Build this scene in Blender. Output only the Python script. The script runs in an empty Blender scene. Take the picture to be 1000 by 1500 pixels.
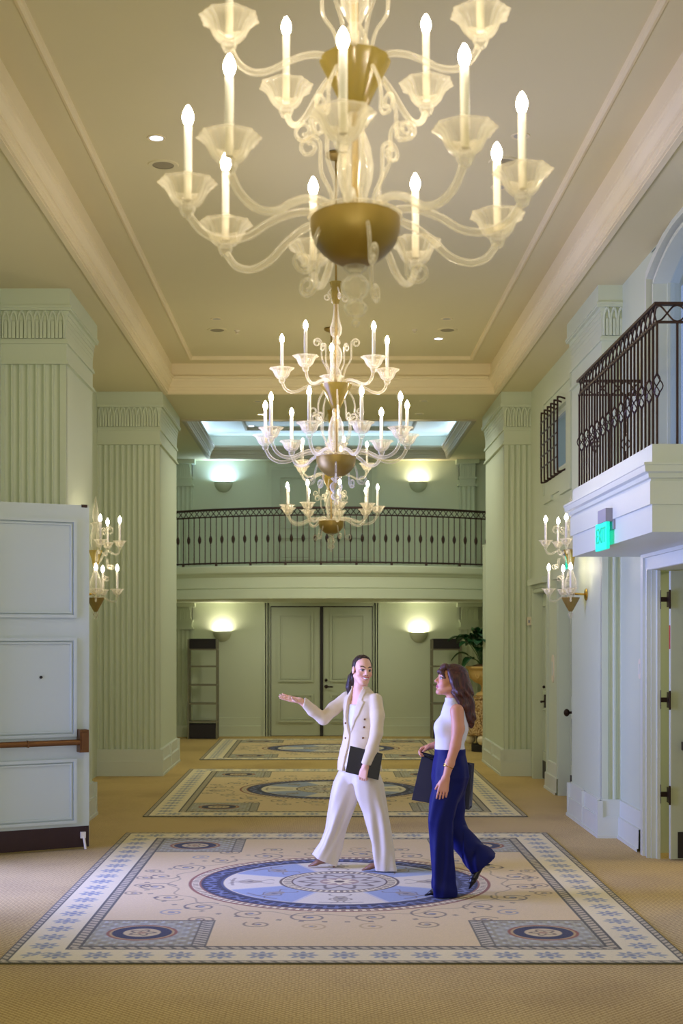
import bpy, math, random
import numpy as np
from mathutils import Vector, Matrix
scene = bpy.context.scene
COL = scene.collection
R = math.radians
random.seed(7)

def lin(c):
    return tuple(((v/255)/12.92 if v/255 <= .04045 else ((v/255+.055)/1.055)**2.4) for v in c)

# ---------------------------------------------------------------- materials
def new_mat(name):
    m = bpy.data.materials.new(name); m.use_nodes = True
    nt = m.node_tree
    return m, nt, nt.nodes['Principled BSDF'], nt.nodes['Material Output']

def paint(name, rgb, rough=.5, var=.04, scale=3.0, bump=.0, bscale=60, metal=0.0, spec=.5, sheen=0.0):
    """plain colour with a slight large-scale procedural variation and an optional fine bump"""
    m, nt, b, out = new_mat(name)
    c = lin(rgb)
    tc = nt.nodes.new('ShaderNodeTexCoord')
    nz = nt.nodes.new('ShaderNodeTexNoise'); nz.inputs['Scale'].default_value = scale; nz.inputs['Detail'].default_value = 3
    nt.links.new(tc.outputs['Object'], nz.inputs['Vector'])
    mx = nt.nodes.new('ShaderNodeMix'); mx.data_type = 'RGBA'
    mx.inputs['A'].default_value = (*[v*(1-var) for v in c], 1)
    mx.inputs['B'].default_value = (*[min(1, v*(1+var)) for v in c], 1)
    nt.links.new(nz.outputs['Fac'], mx.inputs['Factor'])
    nt.links.new(mx.outputs['Result'], b.inputs['Base Color'])
    b.inputs['Roughness'].default_value = rough
    b.inputs['Metallic'].default_value = metal
    b.inputs['Specular IOR Level'].default_value = spec
    if sheen: b.inputs['Sheen Weight'].default_value = sheen
    if bump:
        n2 = nt.nodes.new('ShaderNodeTexNoise'); n2.inputs['Scale'].default_value = bscale
        nt.links.new(tc.outputs['Object'], n2.inputs['Vector'])
        bp = nt.nodes.new('ShaderNodeBump'); bp.inputs['Strength'].default_value = bump; bp.inputs['Distance'].default_value = .01
        nt.links.new(n2.outputs['Fac'], bp.inputs['Height']); nt.links.new(bp.outputs['Normal'], b.inputs['Normal'])
    return m

def glow(name, rgb, strength):
    m, nt, b, out = new_mat(name)
    b.inputs['Base Color'].default_value = (*lin(rgb), 1)
    b.inputs['Emission Color'].default_value = (*lin(rgb), 1)
    b.inputs['Emission Strength'].default_value = strength
    return m

def blown_glass(name, rgb, clear=.35, rough=.12):
    """milky blown glass: part see-through, part translucent, with a glossy skin"""
    m, nt, b, out = new_mat(name)
    tc = nt.nodes.new('ShaderNodeTexCoord')
    nz = nt.nodes.new('ShaderNodeTexNoise'); nz.inputs['Scale'].default_value = 25
    nt.links.new(tc.outputs['Object'], nz.inputs['Vector'])
    mx = nt.nodes.new('ShaderNodeMix'); mx.data_type = 'RGBA'
    c = lin(rgb)
    mx.inputs['A'].default_value = (*[v*.9 for v in c], 1); mx.inputs['B'].default_value = (*c, 1)
    nt.links.new(nz.outputs['Fac'], mx.inputs['Factor']); nt.links.new(mx.outputs['Result'], b.inputs['Base Color'])
    b.inputs['Roughness'].default_value = rough; b.inputs['Specular IOR Level'].default_value = .8
    tl = nt.nodes.new('ShaderNodeBsdfTranslucent'); nt.links.new(mx.outputs['Result'], tl.inputs['Color'])
    m1 = nt.nodes.new('ShaderNodeMixShader'); m1.inputs['Fac'].default_value = .45
    nt.links.new(b.outputs['BSDF'], m1.inputs[1]); nt.links.new(tl.outputs['BSDF'], m1.inputs[2])
    tr = nt.nodes.new('ShaderNodeBsdfTransparent'); tr.inputs['Color'].default_value = (*[.5+.5*v for v in c], 1)
    fr = nt.nodes.new('ShaderNodeLayerWeight'); fr.inputs['Blend'].default_value = .35
    mp = nt.nodes.new('ShaderNodeMapRange'); mp.inputs['To Min'].default_value = clear*1.5; mp.inputs['To Max'].default_value = clear*.2
    nt.links.new(fr.outputs['Facing'], mp.inputs['Value'])
    m2 = nt.nodes.new('ShaderNodeMixShader')
    nt.links.new(mp.outputs['Result'], m2.inputs['Fac'])
    nt.links.new(m1.outputs['Shader'], m2.inputs[1]); nt.links.new(tr.outputs['BSDF'], m2.inputs[2])
    nt.links.new(m2.outputs['Shader'], out.inputs['Surface'])
    return m

def attr_mat(name, rough=.6, bump=0, bscale=400, sheen=0, sss=0):
    m, nt, b, out = new_mat(name)
    a = nt.nodes.new('ShaderNodeAttribute'); a.attribute_name = 'Col'
    nt.links.new(a.outputs['Color'], b.inputs['Base Color'])
    b.inputs['Roughness'].default_value = rough
    if sheen: b.inputs['Sheen Weight'].default_value = sheen
    if sss:
        b.inputs['Subsurface Weight'].default_value = sss; b.inputs['Subsurface Radius'].default_value = (.012, .005, .003)
    if bump:
        tc = nt.nodes.new('ShaderNodeTexCoord')
        n2 = nt.nodes.new('ShaderNodeTexNoise'); n2.inputs['Scale'].default_value = bscale
        nt.links.new(tc.outputs['Object'], n2.inputs['Vector'])
        bp = nt.nodes.new('ShaderNodeBump'); bp.inputs['Strength'].default_value = bump; bp.inputs['Distance'].default_value = .004
        nt.links.new(n2.outputs['Fac'], bp.inputs['Height']); nt.links.new(bp.outputs['Normal'], b.inputs['Normal'])
    return m

def carpet_mat():
    """tan carpet woven with a small diagonal dot grid, faint worn stains"""
    m, nt, b, out = new_mat('tan_carpet')
    N, L = nt.nodes, nt.links
    tc = N.new('ShaderNodeTexCoord')
    mp = N.new('ShaderNodeMapping'); mp.inputs['Rotation'].default_value = (0, 0, R(45)); mp.inputs['Scale'].default_value = (38, 38, 38)
    L.new(tc.outputs['Object'], mp.inputs['Vector'])
    vo = N.new('ShaderNodeTexVoronoi'); vo.inputs['Scale'].default_value = 1.0; vo.inputs['Randomness'].default_value = .12
    L.new(mp.outputs['Vector'], vo.inputs['Vector'])
    rmp = N.new('ShaderNodeValToRGB')
    rmp.color_ramp.elements[0].position = .22; rmp.color_ramp.elements[0].color = (*lin((224, 198, 126)), 1)
    rmp.color_ramp.elements[1].position = .5; rmp.color_ramp.elements[1].color = (*lin((168, 136, 64)), 1)
    L.new(vo.outputs['Distance'], rmp.inputs['Fac'])
    nz = N.new('ShaderNodeTexNoise'); nz.inputs['Scale'].default_value = .9; nz.inputs['Detail'].default_value = 5
    L.new(tc.outputs['Object'], nz.inputs['Vector'])
    r2 = N.new('ShaderNodeValToRGB'); r2.color_ramp.elements[0].position = .33; r2.color_ramp.elements[0].color = (.8, .77, .7, 1)
    r2.color_ramp.elements[1].position = .55; r2.color_ramp.elements[1].color = (1, 1, 1, 1)
    L.new(nz.outputs['Fac'], r2.inputs['Fac'])
    mul = N.new('ShaderNodeMix'); mul.data_type = 'RGBA'; mul.blend_type = 'MULTIPLY'; mul.inputs['Factor'].default_value = 1
    L.new(rmp.outputs['Color'], mul.inputs['A']); L.new(r2.outputs['Color'], mul.inputs['B'])
    L.new(mul.outputs['Result'], b.inputs['Base Color'])
    b.inputs['Roughness'].default_value = .95; b.inputs['Specular IOR Level'].default_value = .1; b.inputs['Sheen Weight'].default_value = .15
    bp = N.new('ShaderNodeBump'); bp.inputs['Strength'].default_value = .35; bp.inputs['Distance'].default_value = .006; bp.invert = True
    L.new(vo.outputs['Distance'], bp.inputs['Height']); L.new(bp.outputs['Normal'], b.inputs['Normal'])
    return m

def streak_mat(name, dark, light, rough=.5):
    """hair: fine lengthwise streaks"""
    m, nt, b, out = new_mat(name)
    N, L = nt.nodes, nt.links
    tc = N.new('ShaderNodeTexCoord')
    mp = N.new('ShaderNodeMapping'); mp.inputs['Scale'].default_value = (130, 130, 14); L.new(tc.outputs['Object'], mp.inputs['Vector'])
    nz = N.new('ShaderNodeTexNoise'); nz.inputs['Scale'].default_value = 1; nz.inputs['Detail'].default_value = 2; L.new(mp.outputs['Vector'], nz.inputs['Vector'])
    r = N.new('ShaderNodeValToRGB'); r.color_ramp.elements[0].position = .35; r.color_ramp.elements[0].color = (*lin(dark), 1)
    r.color_ramp.elements[1].position = .7; r.color_ramp.elements[1].color = (*lin(light), 1)
    L.new(nz.outputs['Fac'], r.inputs['Fac']); L.new(r.outputs['Color'], b.inputs['Base Color'])
    b.inputs['Roughness'].default_value = rough
    bp = N.new('ShaderNodeBump'); bp.inputs['Strength'].default_value = .5; bp.inputs['Distance'].default_value = .004
    L.new(nz.outputs['Fac'], bp.inputs['Height']); L.new(bp.outputs['Normal'], b.inputs['Normal'])
    return m

def mosaic_mat():
    m, nt, b, out = new_mat('shell_mosaic')
    N, L = nt.nodes, nt.links
    tc = N.new('ShaderNodeTexCoord')
    vo = N.new('ShaderNodeTexVoronoi'); vo.inputs['Scale'].default_value = 45; L.new(tc.outputs['Object'], vo.inputs['Vector'])
    r = N.new('ShaderNodeValToRGB'); e = r.color_ramp.elements
    e[0].color = (*lin((96, 66, 36)), 1); e[0].position = 0; e[1].position = 1; e[1].color = (*lin((228, 205, 158)), 1)
    x = e.new(.45); x.color = (*lin((176, 138, 82)), 1)
    L.new(vo.outputs['Color'], r.inputs['Fac']); L.new(r.outputs['Color'], b.inputs['Base Color'])
    b.inputs['Roughness'].default_value = .4
    bp = N.new('ShaderNodeBump'); bp.inputs['Strength'].default_value = .8; bp.inputs['Distance'].default_value = .01; bp.invert = True
    L.new(vo.outputs['Distance'], bp.inputs['Height']); L.new(bp.outputs['Normal'], b.inputs['Normal'])
    return m

M = {}
M['wall'] = paint('sage_wall_paint', (205, 215, 190), .55, .025, 1.2)
M['trimwhite'] = paint('pale_trim_paint', (212, 219, 205), .4, .02, 2)
M['ceil'] = paint('beige_ceiling_paint', (219, 209, 168), .75, .03, .8)
M['crown'] = paint('cream_crown_paint', (236, 222, 184), .6, .03, 2)
M['door'] = paint('pale_grey_door_paint', (194, 206, 200), .4, .02, 2)
M['sagedoor'] = paint('sage_door_paint', (188, 198, 172), .45, .02, 2)
M['iron'] = paint('bronze_black_iron', (64, 46, 42), .45, .15, 30, metal=.6)
M['black'] = paint('dark_panel', (26, 22, 26), .5, .1, 20)
M['kick'] = paint('dark_bronze_kick_plate', (56, 38, 38), .45, .12, 15, metal=.35)
M['bronze'] = paint('aged_bronze', (122, 86, 52), .38, .15, 20, metal=.85)
M['dkbronze'] = paint('dark_bronze_hardware', (48, 32, 26), .4, .15, 20, metal=.6)
M['brass'] = paint('polished_brass', (196, 158, 70), .25, .1, 20, metal=1)
M['carpet'] = carpet_mat()
M['glass'] = blown_glass('milky_gold_glass', (252, 248, 236), .6)
M['gold'] = blown_glass('gold_leaf_glass', (172, 154, 76), .3, .2)
M['golddish'] = paint('antique_gold_dish', (150, 126, 62), .4, .12, 12, metal=.4)
M['traycrown'] = paint('shaded_tray_crown', (188, 178, 150), .6, .03, 2)  # crown paint with the moulding's dimmer light put into a darker colour
M['candle'] = paint('ivory_candle_sleeve', (238, 234, 226), .5, .02, 10)
M['bulb'] = glow('lit_flame_bulb', (255, 238, 210), 180)
M['plaster'] = paint('plaster_bowl', (190, 196, 168), .6, .03, 5)
M['suit'] = paint('ivory_suit_cloth', (230, 213, 180), .8, .03, 30, bump=.25, bscale=500, sheen=.2)
M['suitpants'] = paint('ivory_trouser_cloth', (222, 210, 192), .5, .02, 30, sheen=.25)
M['whitetop'] = paint('white_knit', (224, 222, 226), .8, .02, 60, bump=.2, bscale=300)
M['navy'] = paint('navy_trouser_cloth', (9, 17, 88), .6, .08, 20, spec=.2)
M['skin'] = attr_mat('skin', .5, sss=.12)
M['hairdark'] = streak_mat('dark_brown_hair', (28, 16, 14), (62, 38, 30))
M['hairred'] = streak_mat('chestnut_hair', (40, 18, 15), (92, 44, 34))
M['nude'] = paint('beige_leather', (140, 100, 74), .35, .05, 20)
M['blackleather'] = paint('black_leather', (20, 20, 30), .35, .1, 30)
M['folder'] = paint('dark_navy_leather', (10, 12, 36), .4, .1, 20)
M['bag'] = paint('navy_paper_bag', (14, 17, 56), .45, .06, 10)
M['leaf'] = paint('dark_green_leaf', (26, 74, 36), .35, .3, 14)
M['stem'] = paint('green_stem', (70, 110, 60), .5, .1, 14)
M['urn'] = paint('ochre_stone_urn', (206, 172, 104), .65, .12, 18, bump=.3, bscale=40)
M['soil'] = paint('moss_soil', (110, 84, 50), .95, .3, 60, bump=.8, bscale=80)
M['mosaic'] = mosaic_mat()
M['ball'] = paint('cream_ball', (226, 212, 176), .4, .04, 10)
M['shelf'] = paint('grey_metal_shelf', (128, 126, 106), .5, .08, 12, metal=.3)
M['basket'] = paint('black_box', (28, 22, 30), .6, .15, 30)
M['ivory'] = paint('ivory_plastic', (232, 222, 198), .45, .02, 20)
M['greyplastic'] = paint('grey_plastic', (150, 150, 162), .5, .03, 20)
M['grillegrey'] = paint('grey_speaker_mesh', (150, 140, 112), .7, .1, 200)
M['green'] = glow('green_exit_panel', (0, 205, 176), .95)
M['greenink'] = glow('pale_exit_lettering', (0, 168, 136), .75)
M['coollamp'] = glow('cool_downlight_lens', (205, 222, 255), 6)
M['offlamp'] = paint('unlit_lamp_lens', (190, 182, 165), .3, .05, 20)
M['red'] = paint('red_label', (190, 70, 66), .5, .05, 20)

def clear_pane():
    m, nt, b, out = new_mat('clear_window_glass')
    b.inputs['Base Color'].default_value = (.9, .95, 1, 1); b.inputs['Roughness'].default_value = .03
    t = nt.nodes.new('ShaderNodeBsdfTransparent'); t.inputs['Color'].default_value = (.88, .93, .97, 1)
    mx = nt.nodes.new('ShaderNodeMixShader'); mx.inputs['Fac'].default_value = .88
    nt.links.new(b.outputs['BSDF'], mx.inputs[1]); nt.links.new(t.outputs['BSDF'], mx.inputs[2]); nt.links.new(mx.outputs['Shader'], out.inputs['Surface'])
    return m
M['pane'] = clear_pane()

# ---------------------------------------------------------------- mesh builder
ORG = {}
class MB:
    def __init__(s): s.v = []; s.f = []
    def add(s, vs, fs):
        o = len(s.v); s.v += [tuple(p) for p in vs]; s.f += [tuple(i+o for i in f) for f in fs]
    def box(s, x0, x1, y0, y1, z0, z1, T=None):
        vs = [(x, y, z) for z in (z0, z1) for y in (y0, y1) for x in (x0, x1)]
        if T is not None: vs = [T @ Vector(p) for p in vs]
        s.add(vs, [(0, 2, 3, 1), (4, 5, 7, 6), (0, 1, 5, 4), (2, 6, 7, 3), (0, 4, 6, 2), (1, 3, 7, 5)])
    def lathe(s, prof, c=(0, 0, 0), seg=20, wave=None, T=None, caps=True):
        """prof = [(r, z)]; wave(i, angle) gives a radius factor"""
        vs = []
        for i, (r, z) in enumerate(prof):
            for k in range(seg):
                a = 2*math.pi*k/seg
                w = wave(i, a) if wave else 1
                p = Vector((c[0]+r*w*math.cos(a), c[1]+r*w*math.sin(a), c[2]+z))
                vs.append(T @ p if T is not None else p)
        n = len(prof)
        fs = [(i*seg+k, i*seg+(k+1) % seg, (i+1)*seg+(k+1) % seg, (i+1)*seg+k) for i in range(n-1) for k in range(seg)]
        if caps:
            if prof[0][0] > 1e-5: fs.append(tuple(range(seg-1, -1, -1)))
            if prof[-1][0] > 1e-5: fs.append(tuple((n-1)*seg+k for k in range(seg)))
        s.add(vs, fs)
    def tube(s, pts, rad, seg=8, cap=True):
        pts = [Vector(p) for p in pts]; n = len(pts)
        if not hasattr(rad, '__len__'): rad = [rad]*n
        tans = []
        for i in range(n):
            t = pts[min(i+1, n-1)]-pts[max(i-1, 0)]
            tans.append(t.normalized() if t.length > 1e-9 else Vector((0, 0, 1)))
        up = Vector((0, 0, 1)) if abs(tans[0].z) < .9 else Vector((1, 0, 0))
        nrm = (up-tans[0]*up.dot(tans[0])).normalized()
        vs = []
        for i in range(n):
            nrm = (nrm-tans[i]*nrm.dot(tans[i])).normalized()
            b = tans[i].cross(nrm)
            for k in range(seg):
                a = 2*math.pi*k/seg
                vs.append(pts[i]+(nrm*math.cos(a)+b*math.sin(a))*rad[i])
        fs = [(i*seg+k, i*seg+(k+1) % seg, (i+1)*seg+(k+1) % seg, (i+1)*seg+k) for i in range(n-1) for k in range(seg)]
        if cap: fs += [tuple(range(seg-1, -1, -1)), tuple((n-1)*seg+k for k in range(seg))]
        s.add(vs, fs)
    def ball(s, c, r, seg=12, rings=8, T=None):
        if not hasattr(r, '__len__'): r = (r, r, r)
        vs = []
        for i in range(rings+1):
            th = math.pi*i/rings
            for k in range(seg):
                a = 2*math.pi*k/seg
                p = Vector((c[0]+r[0]*math.sin(th)*math.cos(a), c[1]+r[1]*math.sin(th)*math.sin(a), c[2]-r[2]*math.cos(th)))
                vs.append(T @ p if T is not None else p)
        s.add(vs, [(i*seg+k, i*seg+(k+1) % seg, (i+1)*seg+(k+1) % seg, (i+1)*seg+k) for i in range(rings) for k in range(seg)])
    def sweep(s, path, prof, closed=False, sign=1):
        """path = [(x, y)] polyline, prof = [(offset, z)]; offset is to the left of travel times sign, mitred"""
        n = len(path); P = [Vector((p[0], p[1])) for p in path]
        offs = []
        for i in range(n):
            a = P[i]-P[i-1] if (closed or i > 0) else P[1]-P[0]
            b = P[(i+1) % n]-P[i] if (closed or i < n-1) else P[-1]-P[-2]
            na = Vector((-a.y, a.x)).normalized(); nb = Vector((-b.y, b.x)).normalized()
            m = na+nb
            m = m/max(1e-6, (1+na.dot(nb)))
            offs.append(m*sign)
        vs = []
        k = len(prof)
        for i in range(n):
            for o, z in prof:
                q = P[i]+offs[i]*o; vs.append((q.x, q.y, z))
        fs = [(i*k+j, ((i+1) % n)*k+j, ((i+1) % n)*k+j+1, i*k+j+1) for i in range(n if closed else n-1) for j in range(k-1)]
        s.add(vs, fs)
    def poly(s, pts): s.add(pts, [tuple(range(len(pts)))])
    def prism(s, pts, d):
        """closed outline pts (3-D, planar) pushed along vector d"""
        n = len(pts); q = [Vector(p) for p in pts]; d = Vector(d)
        s.add([*q, *[p+d for p in q]], [tuple(range(n-1, -1, -1)), tuple(range(n, 2*n))]+[(i, (i+1) % n, n+(i+1) % n, n+i) for i in range(n)])
    def slab(s, axis, p0, p1, u0, u1, w0, w1, holes=()):
        """wall ('x': X p0..p1, u = Y, w = Z), ('y': u = X, w = Z) or ceiling ('z': u = X, w = Y) slab with rectangular holes"""
        us = sorted({u0, u1, *[min(max(h[i], u0), u1) for h in holes for i in (0, 1)]})
        ws = sorted({w0, w1, *[min(max(h[i], w0), w1) for h in holes for i in (2, 3)]})
        for a, b in zip(us, us[1:]):
            for c, d in zip(ws, ws[1:]):
                um, wm = (a+b)/2, (c+d)/2
                if any(h[0] < um < h[1] and h[2] < wm < h[3] for h in holes): continue
                if axis == 'x': s.box(p0, p1, a, b, c, d)
                elif axis == 'y': s.box(a, b, p0, p1, c, d)
                else: s.box(a, b, c, d, p0, p1)
    def mesh(s, name, mat, smooth=False, base=(0, 0, 0)):
        me = bpy.data.meshes.new(name)
        me.from_pydata([(p[0]-base[0], p[1]-base[1], p[2]-base[2]) for p in s.v], [], s.f)
        me.update()
        if smooth:
            me.shade_smooth(); me.set_sharp_from_angle(angle=R(42))
        me.materials.append(mat)
        return me
    def build(s, name, mat, parent=None, smooth=False):
        """links the shapes (given in world coordinates) as ONE object"""
        base = ORG[parent] if parent is not None else (0, 0, 0)
        o = bpy.data.objects.new(name, s.mesh(name, mat, smooth, base)); COL.objects.link(o)
        if parent is not None: o.parent = parent; ORG[o] = base
        else: ORG[o] = (0, 0, 0)
        return o

def tag(o, label, cat, group=None, kind=None):
    o['label'] = label; o['category'] = cat
    if group: o['group'] = group
    if kind: o['kind'] = kind
    return o
def thing(name, label, cat, loc=(0, 0, 0), group=None, kind=None):
    o = bpy.data.objects.new(name, None); COL.objects.link(o); o.location = loc; o.empty_display_size = .1
    ORG[o] = tuple(loc)
    return tag(o, label, cat, group, kind)
def inst(name, me, parent, loc=(0, 0, 0), rotz=0.0, label=None):
    """one more object on a shared mesh"""
    o = bpy.data.objects.new(name, me); COL.objects.link(o); o.parent = parent; o.location = loc; o.rotation_euler = (0, 0, rotz)
    if label: o['label'] = label
    return o
def bez(pts, n=8):
    """smooth Catmull-Rom curve through pts"""
    P = [Vector(p) for p in pts]; P = [P[0]*2-P[1]]+P+[P[-1]*2-P[-2]]
    out = []
    for i in range(1, len(P)-2):
        for k in range(n):
            t = k/n; a, b, c, d = P[i-1], P[i], P[i+1], P[i+2]
            out.append(.5*((2*b)+(c-a)*t+(2*a-5*b+4*c-d)*t*t+(3*b-a-3*c+d)*t**3))
    return out+[P[-2]]
def np_mesh(name, V, Q, mat, smooth=True, col=None):
    """mesh from numpy vertices and quads, optional per-vertex colour"""
    me = bpy.data.meshes.new(name)
    nv, nq = len(V), len(Q)
    me.vertices.add(nv); me.vertices.foreach_set('co', np.ascontiguousarray(V, dtype=np.float32).ravel())
    me.loops.add(nq*4); me.loops.foreach_set('vertex_index', np.ascontiguousarray(Q, dtype=np.int32).ravel())
    me.polygons.add(nq); me.polygons.foreach_set('loop_start', np.arange(0, nq*4, 4, dtype=np.int32))
    me.update(calc_edges=True); me.validate()
    if col is not None:
        a = me.color_attributes.new('Col', 'FLOAT_COLOR', 'POINT')
        c4 = np.ones((nv, 4), np.float32); c4[:, :3] = col
        a.data.foreach_set('color', c4.ravel())
    if smooth: me.shade_smooth()
    me.materials.append(mat)
    return me
# ================================================================ THE ROOM
CX = .1                       # centre line of the hall
SOF = 5.17                    # soffit height
XL, XR = -3.05, 2.79          # side walls
YB = 25.6                     # back wall
def struct(name, mb, mat, label, cat, parent=None, smooth=False):
    o = mb.build(name, mat, parent, smooth)
    if parent is None: tag(o, label, cat, None, 'structure')
    return o

b = MB(); b.box(-7, 7, -5, 26.2, -.2, 0)
struct('floor', b, M['carpet'], 'tan patterned carpet floor running through the whole hall', 'floor')

b = MB()
C1 = (CX-2.2, CX+2.2, -3.5, 18.42)
C2 = (CX-2.2, CX+2.16, 20.8, 25.22)
b.slab('z', SOF, SOF+.1, -3.35, 3.35, -5, 26.2, [C1, C2])
b.slab('z', 5.55, 5.65, C1[0]-.2, C1[1]+.2, C1[2]-.2, C1[3]+.2, [(CX-1.86, CX+1.86, -2.9, 18.08)])
b.box(CX-1.9, CX+1.9, -3, 18.12, 5.585, 5.65)
struct('ceiling', b, M['ceil'], 'beige coffered ceiling with a deep recessed tray over the hall', 'ceiling')
b = MB()
b.slab('z', 5.6, 5.7, C2[0]-.3, C2[1]+.3, C2[2]-.3, C2[3]+.3, [(CX-1.5, CX+1.5, 21.4, 24.65)])
b.box(CX-1.55, CX+1.55, 21.35, 24.7, 5.64, 5.7)
b.sweep([(C2[0], C2[2]), (C2[1], C2[2]), (C2[1], C2[3]), (C2[0], C2[3])], [(-.2, 5.385), (-.2, 5.61)], True)
struct('ceiling_tray', b, M['trimwhite'], 'small pale ceiling tray lit cool from its edges over the back balcony', 'ceiling')

def rect(c): return [(c[0], c[2]), (c[1], c[2]), (c[1], c[3]), (c[0], c[3])]
b = MB()
b.sweep(rect(C1), [(-.06, 5.172), (-.06, 5.15), (-.012, 5.15), (-.012, 5.158), (.004, 5.16), (.004, 5.2), (.012, 5.205), (.014, 5.235), (.028, 5.24), (.03, 5.262),
                   (.055, 5.31), (.066, 5.318), (.07, 5.34), (.085, 5.345), (.085, 5.375), (.055, 5.38), (.055, 5.56)], True)
b.sweep([(CX-1.86, -2.9), (CX+1.86, -2.9), (CX+1.86, 18.08), (CX-1.86, 18.08)], [(-.02, 5.552), (-.02, 5.542), (.0, 5.536), (.02, 5.542), (.024, 5.59)], True)
struct('trim_1', b, M['crown'], 'cream stepped crown moulding around the large ceiling tray', 'crown moulding')
b = MB()
b.sweep(rect(C2), [(-.06, 5.172), (-.06, 5.15), (-.012, 5.15), (-.012, 5.158), (.004, 5.16), (.004, 5.2), (.012, 5.205), (.014, 5.235), (.028, 5.24), (.03, 5.262),
                   (.06, 5.3), (.075, 5.31), (.08, 5.34), (.1, 5.345), (.1, 5.385), (-.2, 5.385)], True)
b.sweep([(CX-1.5, 21.4), (CX+1.5, 21.4), (CX+1.5, 24.65), (CX-1.5, 24.65)], [(-.02, 5.602), (-.02, 5.592), (.0, 5.586), (.02, 5.592), (.024, 5.65)], True)
struct('trim_2', b, M['traycrown'], 'cream crown moulding around the small cool lit tray over the back balcony', 'crown moulding')

# side and end walls -------------------------------------------------
DL = (7.7, 11.45, 0, 3.1)                       # doorway on the left, just outside the frame
b = MB(); b.slab('x', XL-.25, XL, -5, 26.2, 0, SOF+.1, [DL])
struct('wall_left', b, M['wall'], 'pale sage wall behind the fluted pillars on the left', 'wall')
DR = (9.7, 11.62, 0, 2.45); D1 = (17.02, 18.02, 0, 2.45); D2 = (14.72, 16.12, 0, 2.45)
AW = (9.55, 11.62, 3.12, 4.93); SW = (15.75, 16.95, 3.86, 4.6)
b = MB(); b.slab('x', XR, XR+.25, -5, 18.6, 0, SOF+.1, [(DR[0], 11.9, 0, 2.45), D1, D2, (AW[0], AW[1], AW[2], 5.15), SW])
b.box(XR, XR+.07, 11.62, 11.9, 0, 2.45); b.box(XR+.16, XR+.25, D1[0], D1[1], 0, 2.45); b.box(XR+.2, XR+.25, D2[0], D2[1], 0, 2.45)
# segmental arch filling above the balcony window
ya, yb_ = AW[0], AW[1]; n = 16
arc = [(ya+(yb_-ya)*i/n, 4.93+.2*(1-((i/n-.5)*2)**2)) for i in range(n+1)]
b.prism([(XR, y, z) for y, z in arc]+[(XR, yb_, 5.16), (XR, ya, 5.16)], (.25, 0, 0))
struct('wall_right', b, M['wall'], 'pale sage wall with doorways and the balcony window on the right', 'wall')
b = MB(); b.box(3.05, 3.3, 18.6, 26.2, 0, SOF+.1)
struct('wall_back_right', b, M['wall'], 'shaded side wall beside the back balcony on the right', 'wall')
b = MB(); b.slab('y', YB, YB+.25, -3.3, 3.3, 0, SOF+.1, [(-1.01, .93, 0, 2.44)])
b.slab('y', YB-.02, YB, -1.0, .92, 3.05, 5.02, [(-.98, .9, 3.05, 5.0)])
b.box(-1.2, 1.1, YB+.1, YB+.25, 0, 2.5)
struct('wall_back', b, M['wall'], 'sage green end wall behind the curved balcony', 'wall')
b = MB(); b.box(-3.3, 3.3, -5, -4.8, 0, SOF+.1)
struct('wall_front', b, M['wall'], 'sage wall behind the viewer', 'wall')
# neighbouring room seen through the open door on the right
b = MB(); b.box(6, 6.2, 8, 15, 0, 3); b.box(3.04, 6.2, 14.4, 14.6, 0, 3); b.box(3.04, 6.2, 8, 8.2, 0, 3); b.box(3.04, 6.2, 8, 14.6, 2.9, 3.0)
struct('wall_side_room', b, M['wall'], 'plain walls of the room beyond the open door on the right', 'wall')

# baseboards ---------------------------------------------------------
def base_prof(k=1.0): return [(.0, .355), (.02, .35), (.022, .2), (.04, .195), (.042, .03), (.055, .028), (.055, 0)]
b = MB(); b.sweep([(XR, 12.8), (XR, 11.93)], base_prof(), sign=-1); b.sweep([(XR, 17.0), (XR, 16.14)], base_prof(), sign=-1)
struct('baseboard_right', b, M['trimwhite'], 'stepped baseboard along the right wall beside the open door', 'baseboard')
b = MB(); b.sweep([(3.05, 20.5), (3.05, YB), (1.1, YB)], base_prof()); b.sweep([(-1.18, YB), (XL, YB), (XL, 20.5)], base_prof())
struct('baseboard_back', b, M['wall'], 'low sage baseboard along the end wall', 'baseboard')

# door casings -------------------------------------------------------
def casing(b, axis, plane, u0, u1, z1, w=.13, d=.035, sign=1, head=True):
    """stepped casing round an opening; sign = direction it stands proud of the plane"""
    for o, ww, dd in ((0, w, d*.55), (w*.55, w*.45-.003, d), (.003, .02, d*.8)):
        for (a, c, z0, zz) in ((u0-o-ww, u0-o, 0, z1+o), (u1+o, u1+o+ww, 0, z1+o), (u0-o-ww, u1+o+ww, z1+o, z1+o+ww)):
            p0, p1 = sorted((plane, plane+sign*dd))
            if axis == 'x': b.box(p0, p1, a, c, z0, zz)
            else: b.box(a, c, p0, p1, z0, zz)
b = MB(); casing(b, 'x', XR, DR[0], DR[1]+.004, 2.45, .2, .05, -1)
b.sweep([(XR, 12.0), (XR-.0, 9.4)], [(0, 2.6), (.05, 2.6), (.055, 2.63), (.075, 2.66), (.075, 2.69), (0, 2.69)], sign=-1)
b.box(XR+.035, XR+.062, DR[1]-.05, DR[1]+.005, 0, 2.45)      # stop on the far jamb
b.box(XR-.005, XR+.072, DR[1]-.012, DR[1]+.002, 0, 2.45)
struct('trim_3', b, M['trimwhite'], 'stepped white casing around the open doorway on the right', 'door casing')
b = MB(); casing(b, 'x', XR, D1[0]+.0, D1[1], 2.45, .1, .03, -1); casing(b, 'x', XR, D2[0], D2[1], 2.45, .1, .03, -1)
b.box(XR-.09, XR, D1[0]-.1, D1[1]+.1, 2.55, 2.63); b.box(XR-.09, XR, D2[0]-.1, D2[1]+.1, 2.55, 2.63)
struct('trim_4', b, M['wall'], 'sage casings of the two recessed doors past the wall lamp on the right', 'door casing')
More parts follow.
